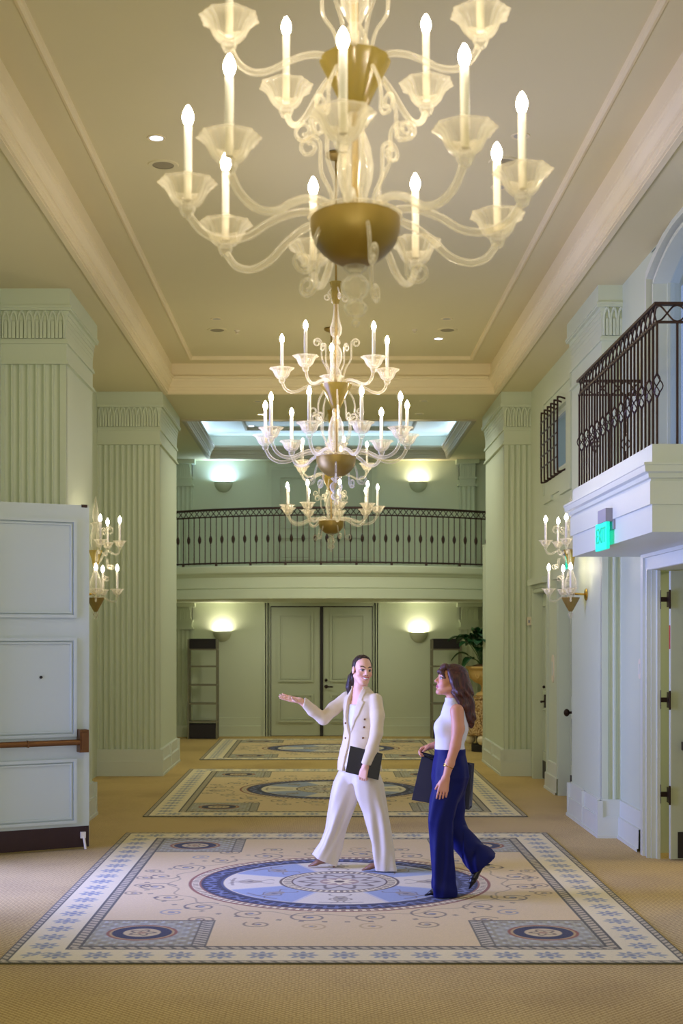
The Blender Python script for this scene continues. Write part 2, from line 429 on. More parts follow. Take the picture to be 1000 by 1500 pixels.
b = MB(); casing(b, 'y', YB, -1.01, .93, 2.44, .12, .03, -1); casing(b, 'y', YB, -1.0, .92, 5.03, .1, .03, -1)
struct('trim_5', b, M['wall'], 'sage casings of the double doors in the end wall', 'door casing')
b = MB(); n = 16
path = [(XR, AW[0]-0.0, AW[2])]+[(XR, y, z) for y, z in arc]+[(XR, AW[1], AW[2])]
for off, th, dd in ((.0, .045, .05), (-.09, .03, .03), (.12, .03, .02)):
    pts = [(y, z) for _x, y, z in path]
    cen = (AW[0]+AW[1])/2
    q = [((y-cen)*(1-off)+cen, z-off*.6 if z > 4 else z) for y, z in pts]
    for (y0, z0), (y1, z1) in zip(q, q[1:]):
        dy, dz = y1-y0, z1-z0; L_ = math.hypot(dy, dz); ny, nz = -dz/L_*th, dy/L_*th
        b.prism([(XR-dd, y0-ny*.1, z0-nz*.1), (XR-dd, y1-ny*.1, z1-nz*.1), (XR-dd, y1+ny, z1+nz), (XR-dd, y0+ny, z0+nz)], (dd+.2, 0, 0))
struct('trim_6', b, M['trimwhite'], 'pale arched moulding around the balcony window', 'window moulding')
w = thing('window_1', 'tall arched balcony window with bluish glass on the right', 'window', (XR, 10.6, 3.12), None, 'structure')
b = MB()
b.prism([(XR+.12, AW[0], AW[2])]+[(XR+.12, y, z) for y, z in arc]+[(XR+.12, AW[1], AW[2])], (.01, 0, 0)); b.build('pane', M['pane'], w)
b = MB()
b.box(XR+.1, XR+.16, AW[1]-.14, AW[1], AW[2], 5.0); b.box(XR+.1, XR+.16, AW[0], AW[0]+.14, AW[2], 5.0); b.box(XR+.1, XR+.16, 10.53, 10.66, AW[2], 5.1); b.box(XR+.1, XR+.16, AW[0], AW[1], AW[2], AW[2]+.2)
b.build('window_frame', M['trimwhite'], w)
w = thing('window_2', 'small high window behind the black iron grille', 'window', (XR, 16.35, 3.86), None, 'structure')
b = MB(); b.box(XR+.08, XR+.09, SW[0], SW[1], SW[2], SW[3]); b.build('pane', M['pane'], w)
b = MB(); b.slab('x', XR+.05, XR+.12, SW[0], SW[1], SW[2], SW[3], [(SW[0]+.06, SW[1]-.06, SW[2]+.06, SW[3]-.06)]); b.build('window_frame', M['trimwhite'], w)
b = MB()
b.slab('x', XR-.02, XR, 15.35, 17.3, 3.6, 4.85, [(15.4, 17.25, 3.65, 4.8)])
b.box(XR-.035, XR, 15.3, 16.0, 3.54, 3.6); b.box(XR-.03, XR, 16.6, 17.2, 3.54, 3.6)
struct('trim_7', b, M['wall'], 'thin raised moulding framing the grilled window', 'wall moulding')

# black grille on the small window
g = thing('window_grille', 'projecting black iron grille over the small high window', 'window grille', (XR-.06, 16.4, 3.8))
b = MB()
gy = [15.78+i*.235 for i in range(6)]
for y in gy:
    b.tube(bez([(XR+.01, y, 3.82), (XR-.075, y, 3.79), (XR-.09, y, 3.86), (XR-.09, y, 4.58), (XR-.075, y, 4.65), (XR+.01, y, 4.63)], 5), .011, 6)
for z in (3.96, 4.1, 4.24, 4.38, 4.52): b.tube([(XR-.1, gy[0], z), (XR-.1, gy[-1], z)], .009, 6)
b.build('grille_bars', M['iron'], g, True)

# ---------------------------------------------------------------- pillars
def fluted(b, x0, x1, y, z0, z1, pitch, depth=.028):
    n = max(1, round((x1-x0)/pitch)); p = (x1-x0)/n
    prof = []
    for i in range(n):
        xs = x0+i*p; prof.append((xs, y))
        for k in range(7):
            a = math.pi*k/6; prof.append((xs+p*.5-p*.4*math.cos(a), y+depth*math.sin(a)))
        prof.append((xs+p, y))
    vs = [(x, yy, z) for z in (z0, z1) for x, yy in prof]; m = len(prof)
    b.add(vs, [(i, i+1, m+i+1, m+i) for i in range(m-1)])
    return n, p
def pillar(x0, x1, y0, y1, side, label, wall_x, n_skip=0):
    """square pier: fluted front facing the viewer, plain flank to the hall; side=+1 when the hall lies at +X"""
    t = thing('pillar', label, 'pillar', ((x0+x1)/2, (y0+y1)/2, 0), None, 'structure')
    hx = x1 if side > 0 else x0
    def grow(d):   # box extents grown by d on the exposed faces
        return (x0-(0 if side > 0 else d), x1+(d if side > 0 else 0), y0-d, y1+d)
    b = MB()
    b.box(x0, x1, y0+.034, y1, 0, SOF)
    e = .05
    fx0, fx1 = (x0+.02, x1-e) if side > 0 else (x0+e, x1-.02)
    fluted(b, fx0, fx1, y0, .35, 4.466, .0762)
    for a, c in ((x0, fx0), (fx1, x1)): b.box(a, c, y0, y0+.05, .3, 4.47)
    b.build('shaft', M['wall'], t)
    b = MB()
    def gb(d, z0, z1): g = grow(d); b.box(g[0], g[1], g[2], g[3], z0, z1)
    gb(.03, 4.462, 4.475); gb(.018, 4.475, 4.5); gb(.004, 4.5, 4.655); gb(.022, 4.655, 4.68); gb(.014, 4.68, 4.7)
    # flaring necking
    N_ = 6
    for i in range(N_):
        gb(.004+.03*(i/N_)**2.2, 4.7+.27*i/N_, 4.7+.27*(i+1)/N_)
    gb(.052, 4.965, 4.985); gb(.06, 4.985, 5.01); gb(.045, 5.01, SOF)
    n = max(1, round((x1-x0)/.0762)); p = (x1-x0-.02)/n
    for i in range(n):
        xc = x0+.01+p*(i+.5); h = p*.42; yy = y0-.02
        L1 = [(xc-h, yy, 4.705), (xc-h, yy, 4.86), (xc-h*.82, yy-.004, 4.91), (xc-h*.4, yy-.012, 4.945), (xc, yy-.024, 4.962)]
        b.tube(L1, .0115, 6); b.tube([(2*xc-q[0], q[1], q[2]) for q in L1], .0115, 6)
        b.box(xc-h*.48, xc+h*.48, y0-.03, y0, 4.705, 4.86)
    b.build('capital', M['wall'], t)
    b = MB()
    def bb(d, z0, z1): g = grow(d); b.box(g[0], g[1], g[2], g[3], z0, z1)
    bb(.055, 0, .03); bb(.042, .03, .195); bb(.03, .195, .205); bb(.022, .205, .35); bb(.012, .35, .358)
    # raised stiles that divide the flank of the plinth in panels
    ym = (y0+y1)/2
    for ya, yb2 in ((y0-.04, y0+.03), (ym-.03, ym+.03), (y1-.03, y1+.02)):
        if side > 0: b.box(hx, hx+.05, ya, yb2, .03, .35)
        else: b.box(hx-.05, hx, ya, yb2, .03, .35)
    b.build('plinth', M['trimwhite'], t)
    return t
pillar(XL, -2.44, 12.93, 14.4, 1, 'fluted sage pillar rising behind the open white door', XL)
pillar(XL, -2.21, 18.4, 20.5, 1, 'broad fluted sage pillar left of the back balcony', XL)
pillar(2.607, XR+.1, 12.8, 14.35, -1, 'fluted sage pillar beside the open door and iron balcony', XR)
pillar(2.43, 3.05, 18.4, 20.5, -1, 'fluted sage pillar beside the urn with the green plant', XR)
def pilaster(x0, x1, z0, z1, label):
    t = thing('pillar', label, 'pilaster', ((x0+x1)/2, YB-.1, z0), None, 'structure')
    b = MB(); b.box(x0, x1, YB-.13, YB, z0, z1); fluted(b, x0+.02, x1-.02, YB-.15, z0+.2, z1-.5, .085, .018)
    b.build('shaft', M['wall'], t)
    b = MB()
    b.box(x0-.03, x1+.03, YB-.19, YB, z1-.5, z1-.46); b.box(x0-.02, x1+.02, YB-.17, YB, z1-.36, z1-.32)
    for i in range(3):
        xc = x0+(x1-x0)*(i+.5)/3; h = .035
        q = [(xc-h, YB-.155, z1-.32), (xc-h, YB-.155, z1-.17), (xc-h*.5, YB-.16, z1-.11), (xc, YB-.165, z1-.09)]
        b.tube(q, .007, 5); b.tube([(2*xc-a, c, d) for a, c, d in q], .007, 5)
    b.box(x0, x1, YB-.15, YB, z1-.32, z1-.08); b.box(x0-.06, x1+.06, YB-.21, YB, z1-.08, z1)
    b.build('capital', M['wall'], t)
    b = MB(); b.box(x0-.03, x1+.03, YB-.19, YB, z0, z0+.22); b.build('plinth', M['wall'], t)
pilaster(-2.82, -2.46, 0, 2.5, 'slim fluted pilaster behind the shelf on the left, under the balcony')
pilaster(2.55, 2.88, 0, 2.5, 'slim fluted pilaster behind the potted plant, under the balcony')
pilaster(-2.82, -2.46, 3.06, SOF, 'slim fluted pilaster above the balcony at its left end')
pilaster(2.53, 2.83, 3.06, SOF, 'slim fluted pilaster above the balcony at its right end')

# ---------------------------------------------------------------- doors
def panels(b, T, x0, x1, z0, z1, y=0.0, w=.028, d=.024):
    """double raised moulding frame on a leaf face lying in the local plane y"""
    for o, ww, dd in ((0, w, d), (w+.012, w*.5, d*.6)):
        a, c, e, f = x0+o, x1-o, z0+o, z1-o
        for q in ((a, a+ww, e, f), (c-ww, c, e, f), (a+ww, c-ww, e, e+ww), (a+ww, c-ww, f-ww, f)):
            b.box(q[0], q[1], y-dd, y, q[2], q[3], T)
# big white door on the left, opened into the hall
p_edge = Vector((-2.085, 12.14)); p_hinge = Vector((-3.02, 11.645))
dv = (p_edge-p_hinge); wd = dv.length; ang = math.atan2(dv.y, dv.x)
T1 = Matrix.Translation((p_hinge.x, p_hinge.y, 0)) @ Matrix.Rotation(ang, 4, 'Z')
dr = thing('door_1', 'tall pale grey door standing open in front of the left pillar', 'door', (p_hinge.x, p_hinge.y, 0), None, 'structure')
b = MB(); b.box(0, wd, 0, .05, .02, 3.05, T1)
for z0, z1 in ((2.05, 2.92), (1.0, 1.876), (.235, .807)): panels(b, T1, .12, wd-.12, z0, z1)
b.build('leaf', M['door'], dr)
b = MB(); b.box(.005, wd-.005, -.008, 0, .02, .205, T1)
for i in range(7):
    for z in (.035, .19): b.ball((.04+i*(wd-.08)/6, -.008, z), .006, 6, 4, T1)
b.build('kick_plate', M['kick'], dr)
b = MB(); b.tube([T1 @ Vector((.1, -.075, .955)), T1 @ Vector((wd-.09, -.075, .955))], .026, 12)
b.box(wd-.58, wd-.57, -.105, -.05, .925, .985, T1)
pb = b.build('push_bar', M['bronze'], dr, True)
b = MB(); b.box(wd-.115, wd-.035, -.1, 0, .865, 1.065, T1); b.box(wd-.105, wd-.045, -.115, -.1, .89, 1.04, T1); b.build('end_bracket', M['bronze'], pb)
b = MB(); b.box(wd-.085, wd-.04, -.03, 0, .1, .155, T1); b.tube([T1 @ Vector((wd-.06, -.03, .12)), T1 @ Vector((wd-.05, -.055, .005))], .011, 8); b.build('door_stop', M['candle'], dr, True)
b = MB(); b.lathe([(.013, 0), (.013, .012), (0, .012)], seg=12, T=T1 @ Matrix.Translation((.62, 0, 1.53)) @ Matrix.Rotation(R(90), 4, 'X')); b.build('peephole', M['black'], dr)
b = MB(); b.box(wd-.07, wd-.02, -.01, .02, 3.03, 3.055, T1); b.build('top_bolt', M['dkbronze'], dr)

# open door on the right, swung into the next room
dr = thing('door_2', 'pale green door with bronze hinges standing open at the right edge', 'door', (XR+.12, 11.5, 0), None, 'structure')
b = MB(); b.box(XR+.137, XR+1.05, 11.5, 11.55, .01, 2.44); b.build('leaf', M['sagedoor'], dr)
b = MB(); b.box(XR+.19, XR+1.0, 11.49, 11.5, .02, .24); b.build('kick_plate', M['black'], dr)
b = MB(); b.box(XR+.13, XR+.137, 11.5, 11.55, .01, 2.44); b.build('leaf_edge', M['trimwhite'], dr)
for z in (.55, 1.35, 2.2):
    b = MB(); b.box(XR+.112, XR+.13, 11.49, 11.56, z-.065, z+.065); b.box(XR+.045, XR+.07, 11.58, 11.608, z-.08, z+.08); b.box(XR+.06, XR+.125, 11.55, 11.59, z-.02, z+.02)
    b.tube([(XR+.12, 11.485, z-.08), (XR+.12, 11.485, z+.08)], .009, 8); b.build('hinge', M['dkbronze'], dr)
b = MB(); b.box(XR+.126, XR+.131, 11.508, 11.54, 1.78, 1.98); b.build('fire_label', M['red'], dr)
b = MB(); b.box(XR+.22, XR+.9, 11.43, 11.5, .93, 1.0); b.build('push_bar', M['dkbronze'], dr)
# two recessed doors past the wall lamp
def side_door(name, y0, y1, label, xf, kick=True):
    t = thing(name, label, 'door', (xf, (y0+y1)/2, 0), None, 'structure')
    b = MB(); b.box(xf, xf+.05, y0+.01, y1-.01, .01, 2.44)
    TT = Matrix.Translation((xf, y1, 0)) @ Matrix.Rotation(R(-90), 4, 'Z')
    panels(b, TT, .14, y1-y0-.14, .35, .95); panels(b, TT, .14, y1-y0-.14, 1.15, 2.3)
    b.build('leaf', M['wall'], t)
    b = MB(); b.box(xf-.012, xf, y0+.05, y1-.05, .02, .25); b.build('kick_plate', M['black'], t)
    return t
d = side_door('door_3', D1[0], D1[1], 'narrow recessed sage door next to the pillar with the thermostat', XR+.1)
b = MB(); b.box(XR+.085, XR+.1, 17.78, 17.85, .95, 1.12); b.tube([(XR+.1, 17.81, 1.03), (XR+.04, 17.81, 1.03), (XR+.03, 17.7, 1.03)], .013, 8); b.ball((XR+.08, 17.81, 1.22), .02, 8, 6); b.build('door_handle', M['dkbronze'], d, True)
d = side_door('door_4', D2[0], D2[1], 'recessed sage door hidden behind the wall lamp on the right', XR+.12)
b = MB(); b.box(XR+.1, XR+.12, 15.75, 15.84, .9, 1.1); b.ball((XR+.02, 15.8, 1.0), (.035, .045, .045), 10, 8); b.tube([(XR+.12, 15.8, 1.0), (XR+.03, 15.8, 1.0)], .015, 8); b.build('door_handle', M['dkbronze'], d, True)
# double door in the end wall
def leaf_y(name, x0, x1, z0, z1, y, label, mat, pans, handle=None):
    t = thing(name, label, 'door', ((x0+x1)/2, y, z0), None, 'structure')
    T_ = Matrix.Translation((x0, y, 0))
    b = MB(); b.box(x0, x1, y, y+.05, z0+.01, z1)
    for a, c in pans: panels(b, T_, .13, x1-x0-.13, a, c, 0, .042, .032)
    b.build('leaf', mat, t)
    if handle:
        b = MB(); b.lathe([(.035, 0), (.035, .02), (0, .02)], seg=12, T=Matrix.Translation((handle, y, .93)) @ Matrix.Rotation(R(90), 4, 'X'))
        b.tube([(handle, y, .93), (handle, y-.06, .93), (handle+.13, y-.065, .925)], .014, 8)
        b.ball((handle, y-.01, 1.05), .03, 8, 6); b.build('door_handle', M['dkbronze'], t, True)
    return t
P2 = [(.26, .8), (1.02, 2.3)]
leaf_y('door_5', -.99, -.065, 0, 2.42, YB+.03, 'left leaf of the closed sage double door under the balcony', M['sagedoor'], P2)
leaf_y('door_6', -.015, .91, 0, 2.42, YB+.03, 'right leaf of the closed sage double door, with the lever handle', M['sagedoor'], P2, .045)
b = MB(); b.box(-.07, -.01, YB+.005, YB+.06, 0, 2.44); b.box(-1.01, -.985, YB+.02, YB+.06, 0, 2.44); b.box(.905, .93, YB+.02, YB+.06, 0, 2.44); b.box(-1.0, .93, YB+.02, YB+.06, 2.42, 2.445)
struct('trim_8', b, M['black'], 'dark gap strips around the double door leaves', 'door seal')
P3 = [(3.3, 3.75), (3.9, 4.88)]
leaf_y('door_7', -.98, -.06, 3.05, 5.0, YB-.03, 'left leaf of the double door above, behind the balcony railing', M['sagedoor'], P3)
leaf_y('door_8', -.02, .9, 3.05, 5.0, YB-.03, 'right leaf of the double door above, behind the balcony railing', M['sagedoor'], P3)

# ---------------------------------------------------------------- back balcony
# arc through (-2.95, 23.5), (0.1, 22.5), (3.05, 23.5)
hc, sg = 3.05, 1.13
RB = (hc*hc+sg*sg)/(2*sg); YC0 = 22.5+RB
def arcpt(x, off=0.0):
    a = math.asin((x-CX)/RB); return (CX+(RB+off)*math.sin(a), YC0-(RB+off)*math.cos(a))
xs = [-2.93+5.95*i/48 for i in range(49)]
prof = [(-.35, 2.495), (-.02, 2.495), (0, 2.505), (0, 2.655), (-.014, 2.66), (-.014, 2.674), (0, 2.68), (0, 2.86), (.02, 2.875), (.03, 2.905), (.06, 2.92), (.07, 2.945), (.07, 3.03), (.05, 3.05), (-.35, 3.05)]
bt = thing('balcony', 'curved sage balcony projecting from the end wall above the double door', 'balcony', (CX, 22.5, 2.495))
b = MB()
rows = [[(*arcpt(x, o), z) for x in xs] for o, z in prof]
n = len(xs)
b.add([p for r in rows for p in r], [(i*n+j, i*n+j+1, (i+1)*n+j+1, (i+1)*n+j) for i in range(len(rows)-1) for j in range(n-1)])
b.build('fascia', M['wall'], bt, True)
b = MB()
front = [(*arcpt(x, -.05), 0) for x in xs]
def plate(z0, z1):
    o = [(p[0], p[1], z0) for p in front]+[(3.02, YB, z0), (-2.93, YB, z0)]
    b.prism(o, (0, 0, z1-z0))
plate(2.5, 2.52); plate(3.02, 3.04); b.build('deck', M['wall'], bt)

def baluster_mesh(name, h, r, knuckle=None, kr=.03, basket=False):
    b = MB()
    if knuckle is None: b.box(-r, r, -r, r, 0, h)
    elif not basket:
        b.box(-r, r, -r, r, 0, h)
        b.lathe([(r, knuckle-.07), (kr*.5, knuckle-.06), (kr, knuckle-.02), (kr, knuckle+.02), (kr*.5, knuckle+.06), (r, knuckle+.07)], seg=8)
    else:
        b.box(-r, r, -r, r, 0, knuckle-.075); b.box(-r, r, -r, r, knuckle+.075, h)
        for k in range(4):
            pts = []
            for i in range(9):
                t = i/8; a = k*math.pi/2+t*math.pi*.9; rr = kr*math.sin(math.pi*t)+r*.4
                pts.append((rr*math.cos(a), rr*math.sin(a), knuckle-.08+.16*t))
            b.tube(pts, .0045, 5)
        b.ball((0, 0, knuckle-.075), r*1.7, 6, 4); b.ball((0, 0, knuckle+.075), r*1.7, 6, 4)
    return b.mesh(name, M['iron'])
rl = thing('railing', 'black iron railing with lattice band along the curved back balcony', 'railing', (CX, 22.5, 3.05))
RO = -.03
b = MB(); b.tube([(*arcpt(x, RO), 4.0) for x in xs], .02, 6); b.build('top_rail', M['iron'], rl)
b = MB(); b.tube([(*arcpt(x, RO), 3.88) for x in xs], .012, 6); b.build('middle_rail', M['iron'], rl)
b = MB(); b.tube([(*arcpt(x, RO), 3.1) for x in xs], .014, 6); b.build('bottom_rail', M['iron'], rl)
nb = 60; bx = [CX-2.9+5.8*i/(nb-1) for i in range(nb)]
b = MB()
for i in range(nb-1):
    p, q = arcpt(bx[i], RO), arcpt(bx[i+1], RO)
    b.tube([(*p, 3.88), (*q, 4.0)], .007, 4); b.tube([(*p, 4.0), (*q, 3.88)], .007, 4)
b.build('lattice_band', M['iron'], rl)
pm, km = baluster_mesh('plain_baluster', .8, .0075), baluster_mesh('knuckle_baluster', .8, .0075, .42, .028)
for i, x in enumerate(bx):
    p = arcpt(x, RO)
    inst('baluster', km if i % 2 else pm, rl, (p[0]-CX, p[1]-22.5, 3.08-3.05))
for i in range(4, nb, 6):
    p = arcpt(bx[i], RO); b = MB(); b.box(p[0]-.02, p[0]+.02, p[1]-.02, p[1]+.02, 3.03, 3.1); b.build('rail_foot', M['iron'], rl)
# pale stair post beside the balcony
b = MB(); b.box(2.56, 2.61, 21.95, 22.0, 0, 3.32); b.box(2.55, 2.62, 21.94, 22.01, 3.32, 3.35)
struct('trim_9', b, M['wall'], 'slim pale post standing beside the plant up to the balcony rail', 'post')

# ---------------------------------------------------------------- right balcony
by0, by1, bxf = 9.15, 12.07, 2.2
bt = thing('balcony', 'square white balcony jutting from the right wall over the open door', 'balcony', (2.5, 10.6, 2.59))
b = MB(); b.box(bxf, XR, by0, by1, 2.59, 3.18)
loop = [(XR, by1), (bxf, by1), (bxf, by0), (XR, by0)]
b.build('slab', M['trimwhite'], bt)
b = MB(); b.sweep(loop, [(0, 2.775), (.018, 2.775), (.018, 2.93), (0, 2.931)], sign=-1)
b.build('upper_band', M['trimwhite'], bt)
b = MB(); b.sweep(loop, [(0, 2.925), (.01, 2.93), (.014, 2.945), (.03, 2.952), (.034, 2.98), (.06, 2.99), (.064, 3.03), (.07, 3.035), (.07, 3.05), (.0, 3.055)], sign=-1)
b.build('cornice', M['trimwhite'], bt)
rl = thing('railing', 'bronze black iron railing with basket twists on the square right balcony', 'railing', (2.5, 10.6, 3.18))
rx, ry0, ry1 = 2.245, 9.2, 12.0
path = [(XR, ry1), (rx, ry1), (rx, ry0), (XR, ry0)]
b = MB(); b.sweep(path, [(-.022, 4.12), (.022, 4.12), (.022, 4.14), (-.022, 4.14), (-.022, 4.12)], sign=-1); b.build('top_rail', M['iron'], rl)
b = MB(); b.sweep(path, [(-.01, 4.0), (.01, 4.0), (.01, 4.015), (-.01, 4.015), (-.01, 4.0)], sign=-1); b.build('middle_rail', M['iron'], rl)
b = MB()
def band(p0, p1, n):
    p0, p1 = Vector(p0), Vector(p1)
    for i in range(n):
        a, c = p0.lerp(p1, i/n), p0.lerp(p1, (i+1)/n); m = a.lerp(c, .5)
        for za, zb in ((4.012, 4.122), (4.122, 4.012)):
            s_ = 1 if zb > za else -1
            b.tube(bez([(a.x, a.y, za), (*(a.lerp(c, .22)), za+s_*.012), (m.x, m.y, (za+zb)/2), (*(a.lerp(c, .78)), zb-s_*.012), (c.x, c.y, zb)], 3), .0065, 5)
band((rx, ry1), (rx, ry0), 21); band((rx, ry0), (XR, ry0), 4); band((rx, ry1), (XR, ry1), 4)
b.build('scroll_band', M['iron'], rl)
pm, km = baluster_mesh('plain_baluster', .83, .007), baluster_mesh('basket_baluster', .83, .007, .4, .036, True)
k = 0
spots = [(rx, ry1-(ry1-ry0)*i/25) for i in range(26)]+[(rx+.545*i/4, ry0) for i in range(1, 4)]+[(rx+.545*i/4, ry1) for i in range(1, 4)]
for i, (x, y) in enumerate(spots):
    inst('baluster', km if i % 2 else pm, rl, (x-2.5, y-10.6, 0))
# ================================================================ CHANDELIERS
def scroll_pts(p0, mid, cen, r0, turns, start, sgn=1, n=26):
    """S stem from p0 through mid that ends in a spiral about cen, all in the (r, z) plane"""
    sp = []
    for i in range(n):
        t = i/(n-1); a = start+sgn*turns*2*math.pi*t; rr = r0*(1-.68*t)
        sp.append((cen[0]+rr*math.cos(a), 0, cen[1]+rr*math.sin(a)))
    return bez([(p0[0], 0, p0[1])]+[(m[0], 0, m[1]) for m in mid], 6)[:-1]+sp
def tube_mesh(name, pts, rad, mat, seg=8):
    b = MB(); b.tube(pts, rad, seg); return b.mesh(name, mat, True)
def ruffle(i, a): return 1+.05*i/7*math.cos(8*a)
def cup_mesh(name, s=1.0):
    b = MB(); P = [(.016, -.012), (.022, 0), (.026, .012), (.024, .02), (.04, .03), (.054, .046), (.062, .066), (.071, .086), (.09, .099), (.096, .102), (.086, .101), (.066, .086), (.055, .066), (.045, .046), (.02, .036)]
    b.lathe([(r*s, z*s) for r, z in P], seg=64, wave=lambda i, a: 1+(.05*max(0, 1-abs(i-8)/4)*math.cos(8*a)+.03*math.cos(16*a)), caps=False)
    return b.mesh(name, M['glass'], True)
def candle_mesh(name, h, r=.0135):
    b = MB(); b.lathe([(r, .02), (r, h), (r*.8, h+.004), (0, h+.004)], seg=14); return b.mesh(name, M['candle'], True)
def bulb_mesh(name, s=1.0):
    b = MB(); b.lathe([(.009*s, 0), (.016*s, .012*s), (.021*s, .03*s), (.019*s, .046*s), (.012*s, .063*s), (.005*s, .076*s), (0, .08*s)], seg=14); return b.mesh(name, M['bulb'], True)
CUP, CAND, BULB = cup_mesh('cup'), candle_mesh('candle', .275), bulb_mesh('bulb', .88)
ARM_L = tube_mesh('arm', bez([(.09, 0, 3.262), (.14, 0, 3.292), (.21, 0, 3.297), (.29, 0, 3.275), (.37, 0, 3.238), (.45, 0, 3.236), (.515, 0, 3.272), (.55, 0, 3.33)], 6), .0135, M['glass'], 10)
ARM_U = tube_mesh('arm', bez([(.06, 0, 3.79), (.1, 0, 3.825), (.16, 0, 3.83), (.23, 0, 3.81), (.3, 0, 3.78), (.36, 0, 3.775), (.405, 0, 3.805), (.425, 0, 3.85)], 6), .0115, M['glass'], 10)
S_UP1 = tube_mesh('scroll', scroll_pts((.05, 3.83), [(.075, 3.93), (.115, 4.0), (.12, 4.08)], (.155, 4.125), .035, 1.35, math.pi, -1), .0065, M['glass'], 7)
S_DN1 = tube_mesh('scroll', scroll_pts((.1, 3.76), [(.135, 3.7), (.15, 3.64)], (.185, 3.6), .04, 1.35, math.pi*.9, 1), .0065, M['glass'], 7)
S_UP2 = tube_mesh('scroll', scroll_pts((.1, 3.285), [(.085, 3.36), (.12, 3.44), (.125, 3.5)], (.165, 3.54), .04, 1.35, math.pi, -1), .007, M['glass'], 7)
S_DN2 = tube_mesh('scroll', scroll_pts((.12, 3.24), [(.155, 3.18), (.17, 3.12)], (.21, 3.08), .04, 1.35, math.pi*.9, 1), .007, M['glass'], 7)
S_TOP = tube_mesh('scroll', scroll_pts((.03, 4.56), [(.06, 4.52)], (.075, 4.48), .03, 1.3, math.pi*.6, 1), .0055, M['glass'], 7)
def rib(n, k): return lambda i, a: 1+k*math.cos(n*a)

def lathe_part(name, prof, mat, parent, x, y, seg=24, wave=None, caps=True):
    b = MB(); b.lathe(prof, (x, y, 0), seg, wave, None, caps); return b.build(name, mat, parent, True)

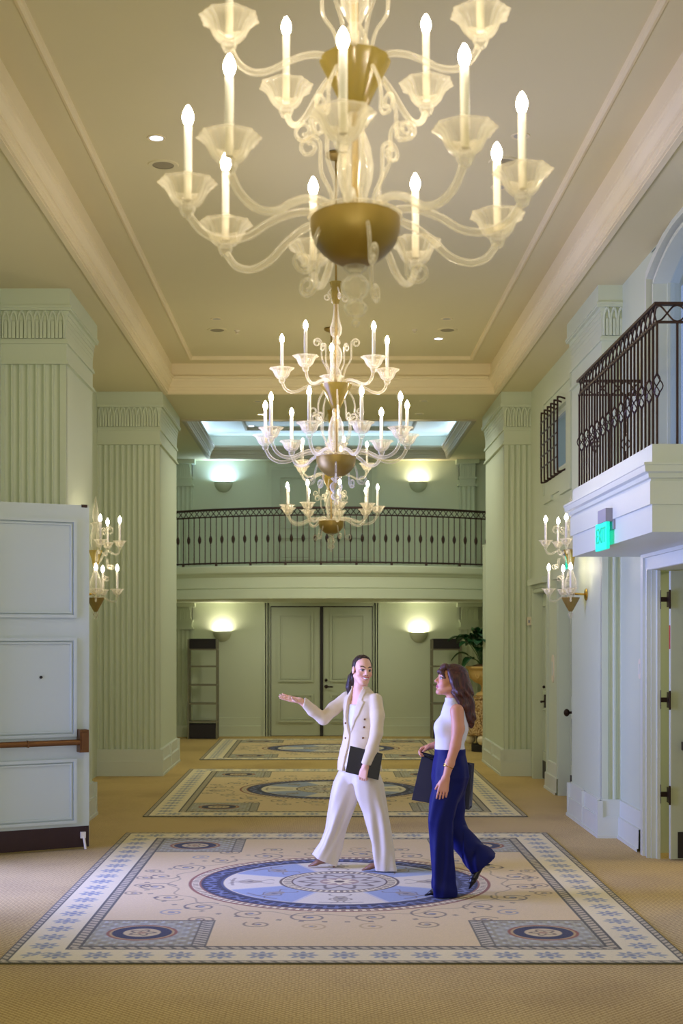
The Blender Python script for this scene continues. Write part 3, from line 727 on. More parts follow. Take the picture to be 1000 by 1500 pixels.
def chandelier(x, y, label, ph_low, ph_up, du=0.0, drop=0.0, lean=0.0, droop=0.0):
    UP = lambda prof: [(r, z+du) for r, z in prof]
    RY = Matrix.Rotation(R(droop), 4, 'Y')
    def bent(o, a, r0, z0, dz=0):      # arm turned to its place and drooping about its root
        o.matrix_local = Matrix.Translation((0, 0, dz)) @ Matrix.Rotation(a, 4, 'Z') @ Matrix.Translation((r0, 0, z0)) @ RY @ Matrix.Translation((-r0, 0, -z0)); return o
    def upright(o, r, ze, z):          # cup, candle and bulb stay vertical on the arm's end
        o.matrix_local = Matrix.Translation((r, 0, ze)) @ RY.inverted() @ Matrix.Translation((0, 0, z-ze)); return o
    t = thing('chandelier', label, 'chandelier', (x, y, 0), 'glass chandeliers hanging along the hall')
    lathe_part('canopy', [(0, 5.578), (.085, 5.578), (.085, 5.56), (.06, 5.545), (.02, 5.53), (0, 5.53)], M['golddish'], t, x, y)
    lathe_part('hanging_rod', [(.0085, 4.55), (.0085, 5.56)], M['golddish'], t, x, y, 10)
    lathe_part('top_cup', UP([(.02, 4.43), (.03, 4.47), (.034, 4.53), (.042, 4.58), (.048, 4.6), (.044, 4.598), (.03, 4.55)]), M['gold'], t, x, y, 24, rib(8, .06), False)
    lathe_part('upper_stem', UP([(.02, 4.47), (.017, 4.42), (.02, 4.36), (.03, 4.3), (.046, 4.245), (.04, 4.2), (.018, 4.17), (.03, 4.15), (.032, 4.13), (.02, 4.115), (.036, 4.09), (.048, 4.05), (.046, 4.01), (.03, 3.965),
                               (.02, 3.945), (.034, 3.92), (.046, 3.885), (.044, 3.85), (.034, 3.81), (.02, 3.78)]), M['glass'], t, x, y, 24, rib(10, .035))
    lathe_part('upper_cup', UP([(.026, 3.63), (.034, 3.635), (.055, 3.68), (.088, 3.75), (.112, 3.795), (.12, 3.815), (.113, 3.813), (.082, 3.755), (.05, 3.69), (.026, 3.65)]), M['gold'], t, x, y, 32, rib(12, .02), False)
    lathe_part('core_rod', [(.012, 3.2), (.012, 4.5)], M['golddish'], t, x, y, 10)
    lathe_part('middle_stem', [(.022, 3.635), (.03, 3.61), (.024, 3.585), (.036, 3.56), (.052, 3.51), (.06, 3.45), (.056, 3.4), (.04, 3.345), (.034, 3.3), (.04, 3.27)], M['glass'], t, x, y, 24, rib(10, .04))
    lathe_part('dish', [(.03, 3.115), (.06, 3.117), (.085, 3.13), (.115, 3.155), (.138, 3.185), (.15, 3.22), (.152, 3.265), (.146, 3.268), (.142, 3.235), (.06, 3.24), (0, 3.245)], M['golddish'], t, x, y, 40)
    lathe_part('dish_rim', [(.15, 3.262), (.158, 3.266), (.16, 3.274), (.152, 3.28), (.14, 3.274)], M['glass'], t, x, y, 40, rib(20, .012), False)
    lathe_part('finial', [(.012, 3.11), (.04, 3.1), (.03, 3.085), (.018, 3.075), (.03, 3.066), (.044, 3.05), (.047, 3.03), (.038, 3.005), (.024, 2.99), (.024, 2.984), (.036, 2.972), (.038, 2.955), (.028, 2.938), (.008, 2.93), (.006, 2.922), (.014, 2.912), (.012, 2.9), (0, 2.895)], M['glass'], t, x, y, 28, rib(10, .06))
    for k in range(9):
        arm = bent(inst('arm', ARM_L, t), R(ph_low+40*k), .09, 3.262)
        for nm, me, z in (('cup', CUP, 3.342), ('candle', CAND, 3.365), ('bulb', BULB, 3.642)):
            upright(inst(nm, me, arm), .556, 3.342, z)
    for k in range(5):
        arm = bent(inst('arm', ARM_U, t), R(ph_up+72*k), .06, 3.79, du)
        for nm, me, z in (('cup', CUP, 3.858), ('candle', CAND, 3.88), ('bulb', BULB, 4.157)):
            upright(inst(nm, me, arm), .43, 3.858, z)
    for me, n, ph, dz in ((S_UP1, 5, ph_up+36, du), (S_DN1, 5, ph_up+36, du), (S_UP2, 6, ph_low+15, 0), (S_DN2, 5, ph_low+20, 0), (S_TOP, 4, 20, du)):
        for k in range(n): inst('scroll', me, t, (0, 0, dz), R(ph+360*k/n))
    if drop or lean:
        rm = Matrix.Rotation(R(lean), 4, 'X'); p0 = Vector((0, 0, 3.25))
        t.rotation_euler = (R(lean), 0, 0); t.location = Vector((x, y, -drop))+p0-(rm @ p0)
    return t
# angles are counted from +X; the viewer is at -Y
def fr(a): return a-90
chandelier(.106, 4.6, 'nearest and largest looking of the three glass chandeliers, at the top of the picture', fr(-5), fr(-2), 0, -.035, -4, 9)
chandelier(.094, 10.45, 'middle glass chandelier hanging above the two walking women', fr(-21), fr(40))
chandelier(.09, 16.4, 'farthest glass chandelier, low in front of the curved balcony railing', fr(10), fr(20))

# ================================================================ WALL LAMPS
M['bulbw'] = glow('lit_wall_lamp_bulb', (255, 238, 210), 60)
BULB_W = BULB.copy(); BULB_W.materials[0] = M['bulbw']
CUP_S, CAND_S = cup_mesh('cup', .72), candle_mesh('candle', .235, .012)
def wall_lamp(px, y, nx, label):
    """px = wall plane, nx = direction away from the wall"""
    cx = px+nx*.16
    t = thing('wall_lamp', label, 'wall lamp', (cx, y, 2.0), 'glass candle lamps on the pillars')
    b = MB(); b.lathe([(.06, 0), (.06, .012), (.045, .02), (0, .02)], seg=20, T=Matrix.Translation((px, y, 2.3)) @ Matrix.Rotation(R(90*nx), 4, 'Y'))
    b.tube([(px, y, 2.3), (cx, y, 2.31)], .011, 8); b.build('wall_bracket', M['brass'], t, True)
    lathe_part('cone', [(.012, 2.13), (.02, 2.135), (.05, 2.19), (.085, 2.255), (.09, 2.27), (.02, 2.275)], M['golddish'], t, cx, y, 24)
    lathe_part('finial', [(.0, 2.055), (.008, 2.065), (.022, 2.09), (.026, 2.105), (.014, 2.125), (.02, 2.135)], M['glass'], t, cx, y, 16)
    lathe_part('lower_stem', [(.03, 2.27), (.045, 2.32), (.06, 2.38), (.056, 2.44), (.035, 2.5), (.022, 2.54), (.03, 2.57)], M['glass'], t, cx, y, 20, rib(8, .05))
    lathe_part('gold_cup', [(.025, 2.57), (.03, 2.6), (.04, 2.66), (.06, 2.72), (.068, 2.745), (.03, 2.74)], M['gold'], t, cx, y, 20, rib(8, .04))
    lathe_part('upper_stem', [(.03, 2.74), (.042, 2.8), (.05, 2.86), (.044, 2.93), (.03, 2.97), (.042, 3.0), (.055, 3.02), (.03, 3.025)], M['glass'], t, cx, y, 20, rib(8, .05))
    lathe_part('top_flame', [(.015, 3.02), (.03, 3.06), (.034, 3.1), (.026, 3.16), (.014, 3.22), (.004, 3.28), (0, 3.285)], M['glass'], t, cx, y, 16)
    al = tube_mesh('arm', bez([(.03, 0, .27), (.09, 0, .27), (.15, 0, .235), (.2, 0, .24), (.215, 0, .28)], 5), .009, M['glass'])
    au = tube_mesh('arm', bez([(.02, 0, .6), (.06, 0, .66), (.11, 0, .735), (.19, 0, .705), (.235, 0, .72), (.245, 0, .76)], 5), .009, M['glass'])
    s1 = tube_mesh('scroll', scroll_pts((.05, .3), [(.09, .36), (.1, .43)], (.13, .46), .03, 1.3, math.pi, -1), .0055, M['glass'], 7)
    s2 = tube_mesh('scroll', scroll_pts((.04, .78), [(.06, .88), (.09, .95), (.13, .98)], (.14, .94), .04, 1.1, math.pi/2, -1), .0075, M['glass'], 7)
    s3 = tube_mesh('scroll', scroll_pts((.12, .66), [(.13, .61)], (.16, .58), .03, 1.3, math.pi*.9, 1), .0055, M['glass'], 7)
    base = 0 if nx > 0 else 180
    for a in (-80, 0, 80):
        arm = inst('arm', al, t, (0, 0, 0), R(base+a))
        for nm, me, z in (('cup', CUP_S, .285), ('candle', CAND_S, .3), ('bulb', BULB_W, .537)): inst(nm, me, arm, (.216, 0, z))
    for a in (-70, -4, 70):
        arm = inst('arm', au, t, (0, 0, 0), R(base+a))
        for nm, me, z in (('cup', CUP_S, .765), ('candle', CAND_S, .78), ('bulb', BULB_W, 1.017)): inst(nm, me, arm, (.245, 0, z))
    for a in (-40, 40): inst('scroll', s1, t, (0, 0, 0), R(base+a))
    for a in (-65, 0, 65): inst('scroll', s2, t, (0, 0, 0), R(base+a)); 
    for a in (-20, 20): inst('scroll', s3, t, (0, 0, 0), R(base+a))
    return t
wall_lamp(2.607, 13.54, -1, 'glass candle wall lamp on the right pillar beside the square balcony')
wall_lamp(-2.44, 13.65, 1, 'glass candle wall lamp half hidden behind the open white door')

# plaster uplights on the end wall ----------------------------------
def uplight(x, z, label, cool):
    t = thing('wall_uplight', label, 'wall lamp', (x, YB, z), 'plaster bowl uplights on the end wall')
    b = MB(); n = 14
    vs, fs = [], []
    for j in range(7):
        ph = math.pi/2*j/6; rr = .175*math.cos(ph); zz = z-.2*math.sin(ph)
        for i in range(n+1):
            a = math.pi+math.pi*i/n; vs.append((x+rr*math.cos(a), YB+rr*.8*math.sin(a), zz))
    for j in range(6):
        for i in range(n): fs.append((j*(n+1)+i, j*(n+1)+i+1, (j+1)*(n+1)+i+1, (j+1)*(n+1)+i))
    b.add(vs, fs); bowl = b.build('bowl', M['plaster'], t, True)
    md = bowl.modifiers.new('thick', 'SOLIDIFY'); md.thickness = .012; md.offset = 1
    b = MB(); b.tube([(x-.06, YB-.07, z-.05), (x+.06, YB-.07, z-.05)], .014, 8); b.build('lamp_tube', M['coollamp' if cool else 'warmtube'], t, True)
    l = bpy.data.lights.new('uplight_lamp', 'AREA'); l.shape = 'RECTANGLE'; l.size = .2; l.size_y = .08; l.energy = 11 if cool else 6
    l.color = (.5, .72, 1) if cool else (1, .88, .66)
    lo = bpy.data.objects.new('uplight_lamp', l); COL.objects.link(lo); lo.location = (x, YB-.07, z-.02); lo.rotation_euler = (R(180), 0, 0)
M['warmtube'] = glow('warm_lamp_tube', (255, 226, 176), 8)
uplight(-1.88, 4.77, 'bowl uplight above the balcony on the left, glowing cool white', True)
uplight(1.77, 4.77, 'bowl uplight above the balcony on the right, glowing warm', False)
uplight(-1.9, 1.97, 'bowl uplight under the balcony beside the left shelf', False)
uplight(1.78, 1.95, 'bowl uplight under the balcony right of the double door', False)

# ================================================================ CEILING FITTINGS
def cpos(px, py, zc):
    Y = (zc-1.9)*2000/(930-py); return ((px-474)*Y/2000, Y)
def downlight(px, py, zc, label, lit):
    x, y = cpos(px, py, zc)
    t = thing('downlight', label, 'downlight', (x, y, zc), 'recessed ceiling downlights')
    b = MB(); b.lathe([(.05, -.004), (.068, -.006), (.07, 0), (.05, .0)], (x, y, zc), 24, caps=False); b.build('ring', M['crown'], t, True)
    b = MB(); b.lathe([(.05, -.003), (0, -.003)], (x, y, zc), 24, caps=False); b.build('lens', M['coollamp'] if lit else M['offlamp'], t)
ZC = 5.585
downlight(229, 202, ZC, 'lit downlight in the tray left of the nearest chandelier', True)
downlight(642, 496, ZC, 'lit downlight in the tray right of the farthest chandelier rod', True)
downlight(368, 624, 5.64, 'lit downlight in the small tray over the back balcony', True)
downlight(654, 467, ZC, 'unlit downlight in the tray just past the right round speaker', False)
downlight(317, 467, ZC, 'unlit downlight in the tray near the left round speaker', False)
downlight(762, 199, ZC, 'unlit downlight behind a candle at the right of the nearest chandelier', False)
downlight(731, 274, ZC, 'unlit downlight behind the right arms of the nearest chandelier', False)
downlight(378, 588, SOF, 'small fitting in the ceiling beam left, nearer the hall', False)
downlight(383, 608, SOF, 'small fitting in the ceiling beam left, nearer the balcony', False)
downlight(621, 587, SOF, 'small fitting in the ceiling beam right, nearer the hall', False)
downlight(614, 606, SOF, 'small fitting in the ceiling beam right, nearer the balcony', False)
def ceiling_speaker(px, py, label):
    x, y = cpos(px, py, ZC)
    t = thing('ceiling_speaker', label, 'speaker', (x, y, ZC), 'round ceiling speakers')
    b = MB(); b.lathe([(.085, -.008), (.115, -.008), (.122, 0), (.085, 0)], (x, y, ZC), 32, caps=False); b.build('ring', M['ceil'], t, True)
    b = MB(); b.lathe([(.085, -.006), (0, -.006)], (x, y, ZC), 32, caps=False); b.build('mesh_cover', M['grillegrey'], t)
ceiling_speaker(239, 241, 'round speaker in the tray by the lit downlight, left of the nearest chandelier')
ceiling_speaker(738, 237, 'round speaker hidden behind the right candles of the nearest chandelier')
ceiling_speaker(318, 483, 'round speaker in the far part of the tray on the left')
ceiling_speaker(655, 483, 'round speaker in the far part of the tray on the right')
for px, py, lb in ((347, 484, 'tiny sprinkler head in the tray left of the far chandelier rod'), (607, 483, 'tiny sprinkler head in the tray right of the far chandelier rod')):
    x, y = cpos(px, py, ZC); b = MB(); b.lathe([(.035, 0), (.03, -.012), (.008, -.02), (.02, -.04), (0, -.042)], (x, y, ZC), 14)
    tag(b.build('sprinkler_head', M['ivory'], None, True), lb, 'sprinkler', 'ceiling sprinklers')

# ================================================================ SIGNS AND SMALL FITTINGS
def text_on(body, size, mat, T, parent, ext=.002):
    cu = bpy.data.curves.new('lettering', 'FONT'); cu.body = body; cu.size = size; cu.align_x = 'CENTER'; cu.align_y = 'CENTER'; cu.extrude = ext
    o = bpy.data.objects.new('lettering', cu); COL.objects.link(o)
    dg = bpy.context.evaluated_depsgraph_get(); me = bpy.data.meshes.new_from_object(o.evaluated_get(dg)); bpy.data.objects.remove(o)
    me.materials.clear(); me.materials.append(mat)
    q = bpy.data.objects.new('lettering', me); COL.objects.link(q)
    if parent: q.parent = parent; q.matrix_local = Matrix.Translation(-Vector(ORG[parent])) @ T
    return q
t = thing('exit_sign', 'green glowing exit sign under a grey housing on the square right balcony', 'exit sign', (2.18, 10.6, 2.66))
b = MB(); b.box(2.13, 2.2, 10.32, 10.62, 2.76, 2.86); b.box(2.185, 2.2, 10.3, 10.47, 2.7, 2.9); b.build('housing', M['greyplastic'], t)
b = MB(); b.box(2.14, 2.165, 10.34, 10.76, 2.555, 2.765); pn = b.build('panel', M['green'], t)
text_on('EXIT', .17, M['greenink'], Matrix.Translation((2.138, 10.55, 2.66)) @ Matrix.Rotation(R(-90), 4, 'Z') @ Matrix.Rotation(R(90), 4, 'X'), pn)
t = thing('exit_sign', 'small green exit sign behind the wall lamp, above the far recessed door', 'exit sign', (2.7, 15.1, 2.7))
b = MB(); b.box(2.68, XR, 14.95, 15.35, 2.79, 2.85); b.build('housing', M['greyplastic'], t)
b = MB(); b.box(2.715, 2.73, 14.95, 15.35, 2.6, 2.8); pn = b.build('panel', M['green'], t)
text_on('EXIT', .16, M['greenink'], Matrix.Translation((2.713, 15.15, 2.7)) @ Matrix.Rotation(R(-90), 4, 'Z') @ Matrix.Rotation(R(90), 4, 'X'), pn)
def oval_plate(x, y, z, ry, rz, mat, name, label, cat):
    t = thing(name, label, cat, (x, y, z))
    b = MB(); pts = []
    for i in range(24):
        a = 2*math.pi*i/24; pts.append((x-.012, y+ry*math.cos(a), z+(rz-ry)*(1 if math.sin(a) > 0 else -1)+ry*math.sin(a)))
    b.prism(pts, (.012, 0, 0)); b.build('plate', mat, t)
    b = MB(); b.box(x-.016, x-.012, y-ry*.5, y+ry*.5, z-rz*.5, z+rz*.5); b.build('inset', M['trimwhite'], t)
oval_plate(XR, 16.6, 1.49, .07, .17, M['ivory'], 'door_plaque', 'tall oval ivory plaque between the two recessed doors', 'plaque')
oval_plate(XR, 12.02, 1.6, .05, .09, M['ivory'], 'door_plaque', 'small oval ivory plaque left of the open door on the right', 'plaque')
t = thing('thermostat', 'small beige thermostat box on the far right pillar', 'thermostat', (2.77, 18.38, 2.0))
b = MB(); b.box(2.735, 2.79, 18.375, 18.4, 2.03, 2.14); b.build('case', M['ivory'], t)
b = MB(); b.box(2.75, 2.775, 18.372, 18.376, 2.06, 2.1); b.build('dial', M['greyplastic'], t)

# ================================================================ SHELVES
def shelf_unit(x0, y0, label):
    w, d, h = .52, .32, 1.82
    t = thing('shelf_unit', label, 'shelf', (x0+w/2, y0+d/2, 0), 'open metal shelf units by the end wall')
    for x in (x0, x0+w):
        for y in (y0, y0+d):
            b = MB(); b.box(x-.014, x+.014, y-.014, y+.014, 0, h); b.build('post', M['shelf'], t)
    for z in (.3, .63, .97, 1.31, 1.62):
        b = MB(); b.box(x0-.015, x0+w+.015, y0-.015, y0+d+.015, z, z+.025); b.build('shelf_board', M['shelf'], t)
    b = MB(); b.box(x0+.02, x0+w-.02, y0-.005, y0+d, 1.645, 1.83); b.build('top_box', M['basket'], t)
    b = MB(); b.box(x0+.02, x0+w-.02, y0-.005, y0+d, .01, .27); b.build('bottom_box', M['basket'], t)
shelf_unit(-2.47, 24.9, 'open metal shelf unit with black boxes, left of the double door')
shelf_unit(1.98, 24.9, 'open metal shelf unit with black boxes, behind the woman in navy trousers')

# ================================================================ URN, PLANT AND STAND
ux, uy = 2.63, 22.3
t = thing('plant_stand', 'shell mosaic stand on cream ball feet, under the ochre urn', 'stand', (ux, uy, 0))
b = MB(); b.lathe([(.26, .26), (.3, .28), (.3, .86), (.32, .87), (.32, .9), (0, .9)], (ux, uy, 0), 32); b.build('drum', M['mosaic'], t, True)
for i in range(4):
    a = R(45+90*i-62); b = MB(); b.ball((ux+.24*math.cos(a), uy+.24*math.sin(a), .2), .085, 16, 12)
    f = b.build('ball_foot', M['ball'], t, True)
b = MB(); b.lathe([(.22, 0), (.22, .12), (.14, .13), (.14, .28)], (ux, uy, 0), 24); b.build('base', M['black'], t, True)
t = thing('urn', 'ochre stone urn holding the dark green plant', 'urn', (ux, uy, .9))
b = MB(); b.lathe([(.14, .9), (.15, .92), (.13, .95), (.07, .98), (.055, 1.03), (.07, 1.08), (.1, 1.1), (.18, 1.14), (.24, 1.2), (.265, 1.27), (.262, 1.32), (.28, 1.34), (.31, 1.36), (.31, 1.39), (.27, 1.39), (.25, 1.36), (.0, 1.35)], (ux, uy, 0), 40, lambda i, a: 1+(.02*math.cos(16*a) if 6 < i < 11 else 0)); b.build('bowl', M['urn'], t, True)
b = MB()
for k in range(8):
    a = 2*math.pi*k/8+.2
    pts = [(ux+.258*math.cos(a+.13*math.cos(u)), uy+.258*math.sin(a+.13*math.cos(u)), 1.25+.05*math.sin(u)) for u in [2*math.pi*i/12 for i in range(13)]]
    b.tube(pts, .008, 6)
b.build('carved_rings', M['urn'], t, True)
b = MB(); b.ball((ux, uy, 1.36), (.24, .24, .07), 20, 10); b.build('moss', M['soil'], t, True)
t = thing('potted_plant', 'leafy dark green plant growing out of the ochre urn', 'plant', (ux, uy, 1.38))
random.seed(11)
leafs = []
for k in range(40):
    a = 2*math.pi*k*.381966+.3; reach = .16+.42*((k*7) % 11)/11; hgt = .62-.5*max(0, reach-.2)+random.uniform(-.08, .06)
    leafs.append((a, reach, hgt))
leafs += [(math.pi+.15, .62, .5), (math.pi-.2, .55, .16), (math.pi+.5, .45, .02), (-math.pi/2+.3, .35, .52), (-math.pi/2-.5, .3, .3)]
for a, reach, hgt in leafs:
    if math.cos(a) > .3: reach = min(reach, .36/math.cos(a))
    d = Vector((math.cos(a), math.sin(a), 0)); sd = Vector((-d.y, d.x, 0)); o = Vector((ux, uy, 1.38))
    p0 = o+d*.04; p1 = o+d*reach*.45+Vector((0, 0, hgt*.8)); p2 = o+d*reach+Vector((0, 0, hgt-.06*reach))
    if hgt < .2: p1 = o+d*reach*.5+Vector((0, 0, .12+hgt*.4)); p2 = o+d*reach+Vector((0, 0, hgt-.02))
    b = MB(); b.tube(bez([p0, p0.lerp(p1, .5)-Vector((0, 0, -.03)), p1], 4), .006, 5); st = b.build('stalk', M['stem'], t, True)
    b = MB(); n = 9; vs = []
    for i in range(n):
        u = i/(n-1); c = p1.lerp(p2, u)+Vector((0, 0, .07*math.sin(u*math.pi)*1.0-.05*u*u)); w = .125*math.sin(math.pi*min(1, u*.93+.05))**.8*(1-.25*u)
        vs += [c-sd*w+Vector((0, 0, .018)), c-Vector((0, 0, .006)), c+sd*w+Vector((0, 0, .018))]
    fs = [(i*3+j, i*3+j+1, i*3+j+4, i*3+j+3) for i in range(n-1) for j in (0, 1)]
    b.add(vs, fs); lf = b.build('leaf', M['leaf'], t, True)
    md = lf.modifiers.new('thick', 'SOLIDIFY'); md.thickness = .003

# ================================================================ RUGS
def rug_mesh(nx=670, ny=866):
    W, H = 4.016, 5.19
    u = np.linspace(-W/2, W/2, nx); v = np.linspace(-H/2, H/2, ny)
    U, V = np.meshgrid(u, v, indexing='ij'); U = U.astype(np.float32); V = V.astype(np.float32)
    L = lambda c: np.array(lin(c), np.float32)
    cream, field, sky, navy, brown, olive, slate = L((236, 222, 178)), L((224, 200, 148)), L((156, 170, 194)), L((42, 44, 68)), L((96, 78, 62)), L((92, 88, 70)), L((126, 134, 150))
    rust, greyblue, gold = L((150, 92, 62)), L((170, 164, 132)), L((190, 160, 104))
    col = np.empty((nx, ny, 3), np.float32); col[:] = field
    def put(mask, c, a=1.0):
        m = (np.clip(mask, 0, 1)*a)[..., None] if mask.dtype != bool else (mask.astype(np.float32)*a)[..., None]
        col[:] = col*(1-m)+c*m
    soft = lambda d, w=.006: np.clip(.5-d/w, 0, 1)              # 1 inside (d < 0)
    rng = np.random.default_rng(3)
    e = np.minimum(W/2-np.abs(U), H/2-np.abs(V))                # distance from the edge
    side = (W/2-np.abs(U)) < (H/2-np.abs(V))
    along = np.where(side, V, U)
    def guilloche(e0, e1):
        m = (e >= e0) & (e < e1); t = (e-(e0+e1)/2)/((e1-e0)/2)
        put(m, L((196, 182, 146)))
        put(m & ((np.abs(np.abs(t)-.8) < .22)), olive)
        put(m & ((np.sin(along*2*math.pi/.07+t*2.4) > .35)), olive, .85)
    put(e < .36, cream)
    # snowflakes in the border band
    for s_, n_, Ln in ((0, int(W/.245), W), (1, int(H/.245), H)):
        c0 = (np.abs(V) if s_ == 0 else np.abs(U)); half = (H/2 if s_ == 0 else W/2); t = (U if s_ == 0 else V)
        cc = half-.19; step = (Ln-.38)/round((Ln-.38)/.245)
        tt = t-np.round(t/step)*step; rr = np.hypot(tt, c0-cc); an = np.arctan2(c0-cc, tt)
        rad = .05+.042*np.abs(np.cos(4*an))**2
        ok = (np.abs(t) < Ln/2-.1) & (~side if s_ == 0 else side)
        put(soft(rr-rad, .012)*ok, L((148, 154, 160))); put(soft(np.abs(rr-.035)-.008, .008)*ok, cream, .7); put(soft(rr-.014)*ok, slate)
    guilloche(.0, .055); guilloche(.335, .425)
    inside = e > .425
    # corner squares
    cw = .75
    iu, iv = W/2-.425-np.abs(U), H/2-.425-np.abs(V)
    cor = inside & (iu < cw) & (iv < cw)
    put(cor, greyblue)
    motif = np.sin(U*52)*np.sin(V*52)+.6*np.sin((U+V)*83)*np.sin((U-V)*83)
    put(cor & (motif > .35), L((138, 130, 112)), .8); put(cor & (motif < -.6), L((198, 202, 196)), .7)
    strip = cor & (iu > cw-.1); put(strip, L((190, 180, 150)))
    put(strip & ((np.abs(iu-(cw-.05)) > .036) | (np.sin(V*2*math.pi/.06+(iu-cw)*60) > .3)), olive, .85)
    put(cor & (iv > cw-.02), olive); put(cor & (iv < .012), olive)
    rc = np.hypot(iu-.31, (iv-.375)); ac = np.arctan2(iv-.375, iu-.31)
    put(soft(rc-.30)*cor, L((176, 180, 170)), .35)
    put(soft(rc-.225)*cor, rust); put(soft(rc-.205)*cor, gold); put(soft(rc-.19)*cor, navy); put(soft(rc-.118)*cor, L((206, 186, 140)))
    put((soft(rc-(.075+.02*np.cos(5*ac)))-soft(rc-(.05+.02*np.cos(5*ac))))*cor, brown, .8); put(soft(rc-.03)*cor, rust, .6)
    # thin field line
    # central medallion
    r = np.hypot(U, V); a = np.arctan2(V, U)
    # scrolls round the medallion
    def ring_scroll(cx_, cy_, R_, c, ph=0.0, sgn=1):
        d = np.hypot(U-cx_, V-cy_); an = np.arctan2(V-cy_, U-cx_)
        sp = (an*sgn+ph) % (2*math.pi)
        rr_ = R_*(.38+.62*sp/(2*math.pi)); put(soft(np.abs(d-rr_)-.008, .009)*(d < R_*1.06), c, .72)
        rr2 = R_*(.38*sp/(2*math.pi)); put(soft(np.abs(d-rr2)-.008, .009)*(d < R_*.42), c, .85)
        put(soft(d-R_*.16, .012), slate, .8)
    for k in range(20):
        an = 2*math.pi*(k+.5)/20
        dx = abs(math.cos(an)) > .8
        Rr = 1.37+.03*math.cos(2*an)
        ring_scroll(Rr*math.cos(an), Rr*math.sin(an), .13 if k % 2 else .155, brown if k % 2 else navy, an+math.pi, 1 if k % 2 else -1)
    for sx in (-1, 1):
        for y_ in (-.52, -.18, .18, .52): ring_scroll(sx*1.5, y_*.9, .085, brown, y_*9, sx)
    for sy in (-1, 1):
        for x_ in (-.95, -.55, -.2, .2, .55, .95): ring_scroll(x_, sy*(1.62-.25*x_*x_), .1, brown if abs(x_) > .3 else gold, x_*7, sy)
        for x_ in (-1.15, 1.15): ring_scroll(x_, sy*1.16, .1, slate, 1, sy)
    wob = np.abs(r-(1.27+.035*np.sin(20*a)))
    put(soft(wob-.007, .01), brown, .5)
    dots = (np.sin(a*60) > .75) & (np.abs(r-1.47) < .02); put(dots, navy, .6)
    # rings
    put(soft(r-1.15), rust); put(soft(r-1.125), cream); tk = (np.sin(a*120) > 0) & (r > 1.075) & (r < 1.12); put(tk, L((128, 92, 66)), .85)
    put(soft(r-1.07), rust); put(soft(r-1.055), navy)
    vine = np.abs(r-(.985+.028*np.sin(a*26))); put(soft(vine-.012, .012)*(r > .9), L((140, 148, 178)), .6)
    lv = (np.sin(a*78+1) > .55) & (np.abs(r-.985) < .05); put(lv, L((120, 132, 176)), .6)
    put(soft(r-.905), L((70, 76, 110))); put(soft(r-.885), cream)
    sec = np.floor(((a+math.pi/8) % (2*math.pi))/(math.pi/4)).astype(int)
    body = r < .875
    put(body & (sec % 2 == 1), sky); put(body & (sec % 2 == 0), L((230, 220, 192)))
    ph = ((a+math.pi/8) % (math.pi/4))/(math.pi/4)-.5
    put(body & (np.abs(np.abs(ph)-.5)*r*math.pi/4 < .012), L((206, 204, 200)))
    tri = np.abs(ph)*r*.785
    spear = soft(np.abs(tri-(.05+.03*np.sin(r*38)))-.007, .01)*(r > .5)*(r < .85)
    put(spear*body, L((120, 104, 78)), .85)
    pet = (np.hypot(tri, (r-.68)*.6) < .055); put(pet & body, L((160, 146, 118)), .7); put((np.hypot(tri, r-.68) < .022) & body, navy, .5)
    put(soft(np.abs(r-.82)-.012)*(np.abs(ph) < .25), L((126, 110, 96)), .6)
    put(soft(r-.46), brown); put(soft(r-.44), cream); tk2 = (np.sin(a*56) > 0) & (r > .375) & (r < .43); put(tk2, brown, .85)
    put(soft(r-.37), brown); put(soft(r-.355), L((206, 198, 178)))
    put(soft(r-(.27+.05*np.cos(10*a)), .02)-soft(r-(.22+.05*np.cos(10*a)), .02), brown, .8)
    put(soft(r-.15), rust, .55); put(soft(r-(.1+.03*np.cos(8*a))), cream); put(soft(r-.04), brown)
    # weave grain and wear
    col *= (1+.05*np.sin(U*520)*np.sin(V*520))[..., None]
    col *= (1+rng.normal(0, .035, (nx, ny)))[..., None].astype(np.float32)
    P = np.stack([U, V, np.full_like(U, .009)], -1).reshape(-1, 3)
    idx = np.arange(nx*ny).reshape(nx, ny)
    Q = np.stack([idx[:-1, :-1], idx[1:, :-1], idx[1:, 1:], idx[:-1, 1:]], -1).reshape(-1, 4)
    # skirt down to the carpet
    ring = np.concatenate([idx[:, 0], idx[-1, 1:], idx[-2::-1, -1], idx[0, -2:0:-1]])
    low = P[ring].copy(); low[:, 2] = 0; nl = len(ring); li = np.arange(nl)+nx*ny
    Q2 = np.stack([ring, li, np.roll(li, -1), np.roll(ring, -1)], -1)
    C3 = np.clip(col.reshape(-1, 3), 0, 1)
    return np_mesh('rug', np.concatenate([P, low]), np.concatenate([Q, Q2]), attr_mat('woven_rug', .95, .5, 700, .1), False, np.concatenate([C3, C3[ring]]))
RUG = rug_mesh()
for y, sy, lb in ((10.465, 1, 'nearest large rug, under the two walking women'), (16.76, .975, 'middle rug behind the two women'), (22.8, .8, 'farthest rug, just in front of the double door')):
    o = bpy.data.objects.new('rug', RUG); COL.objects.link(o); o.location = (.12, y, .0005); o.scale = (1, sy, 1); ORG[o] = (.12, y, 0)
    tag(o, lb+', cream with a round blue medallion', 'rug', 'medallion rugs along the hall')
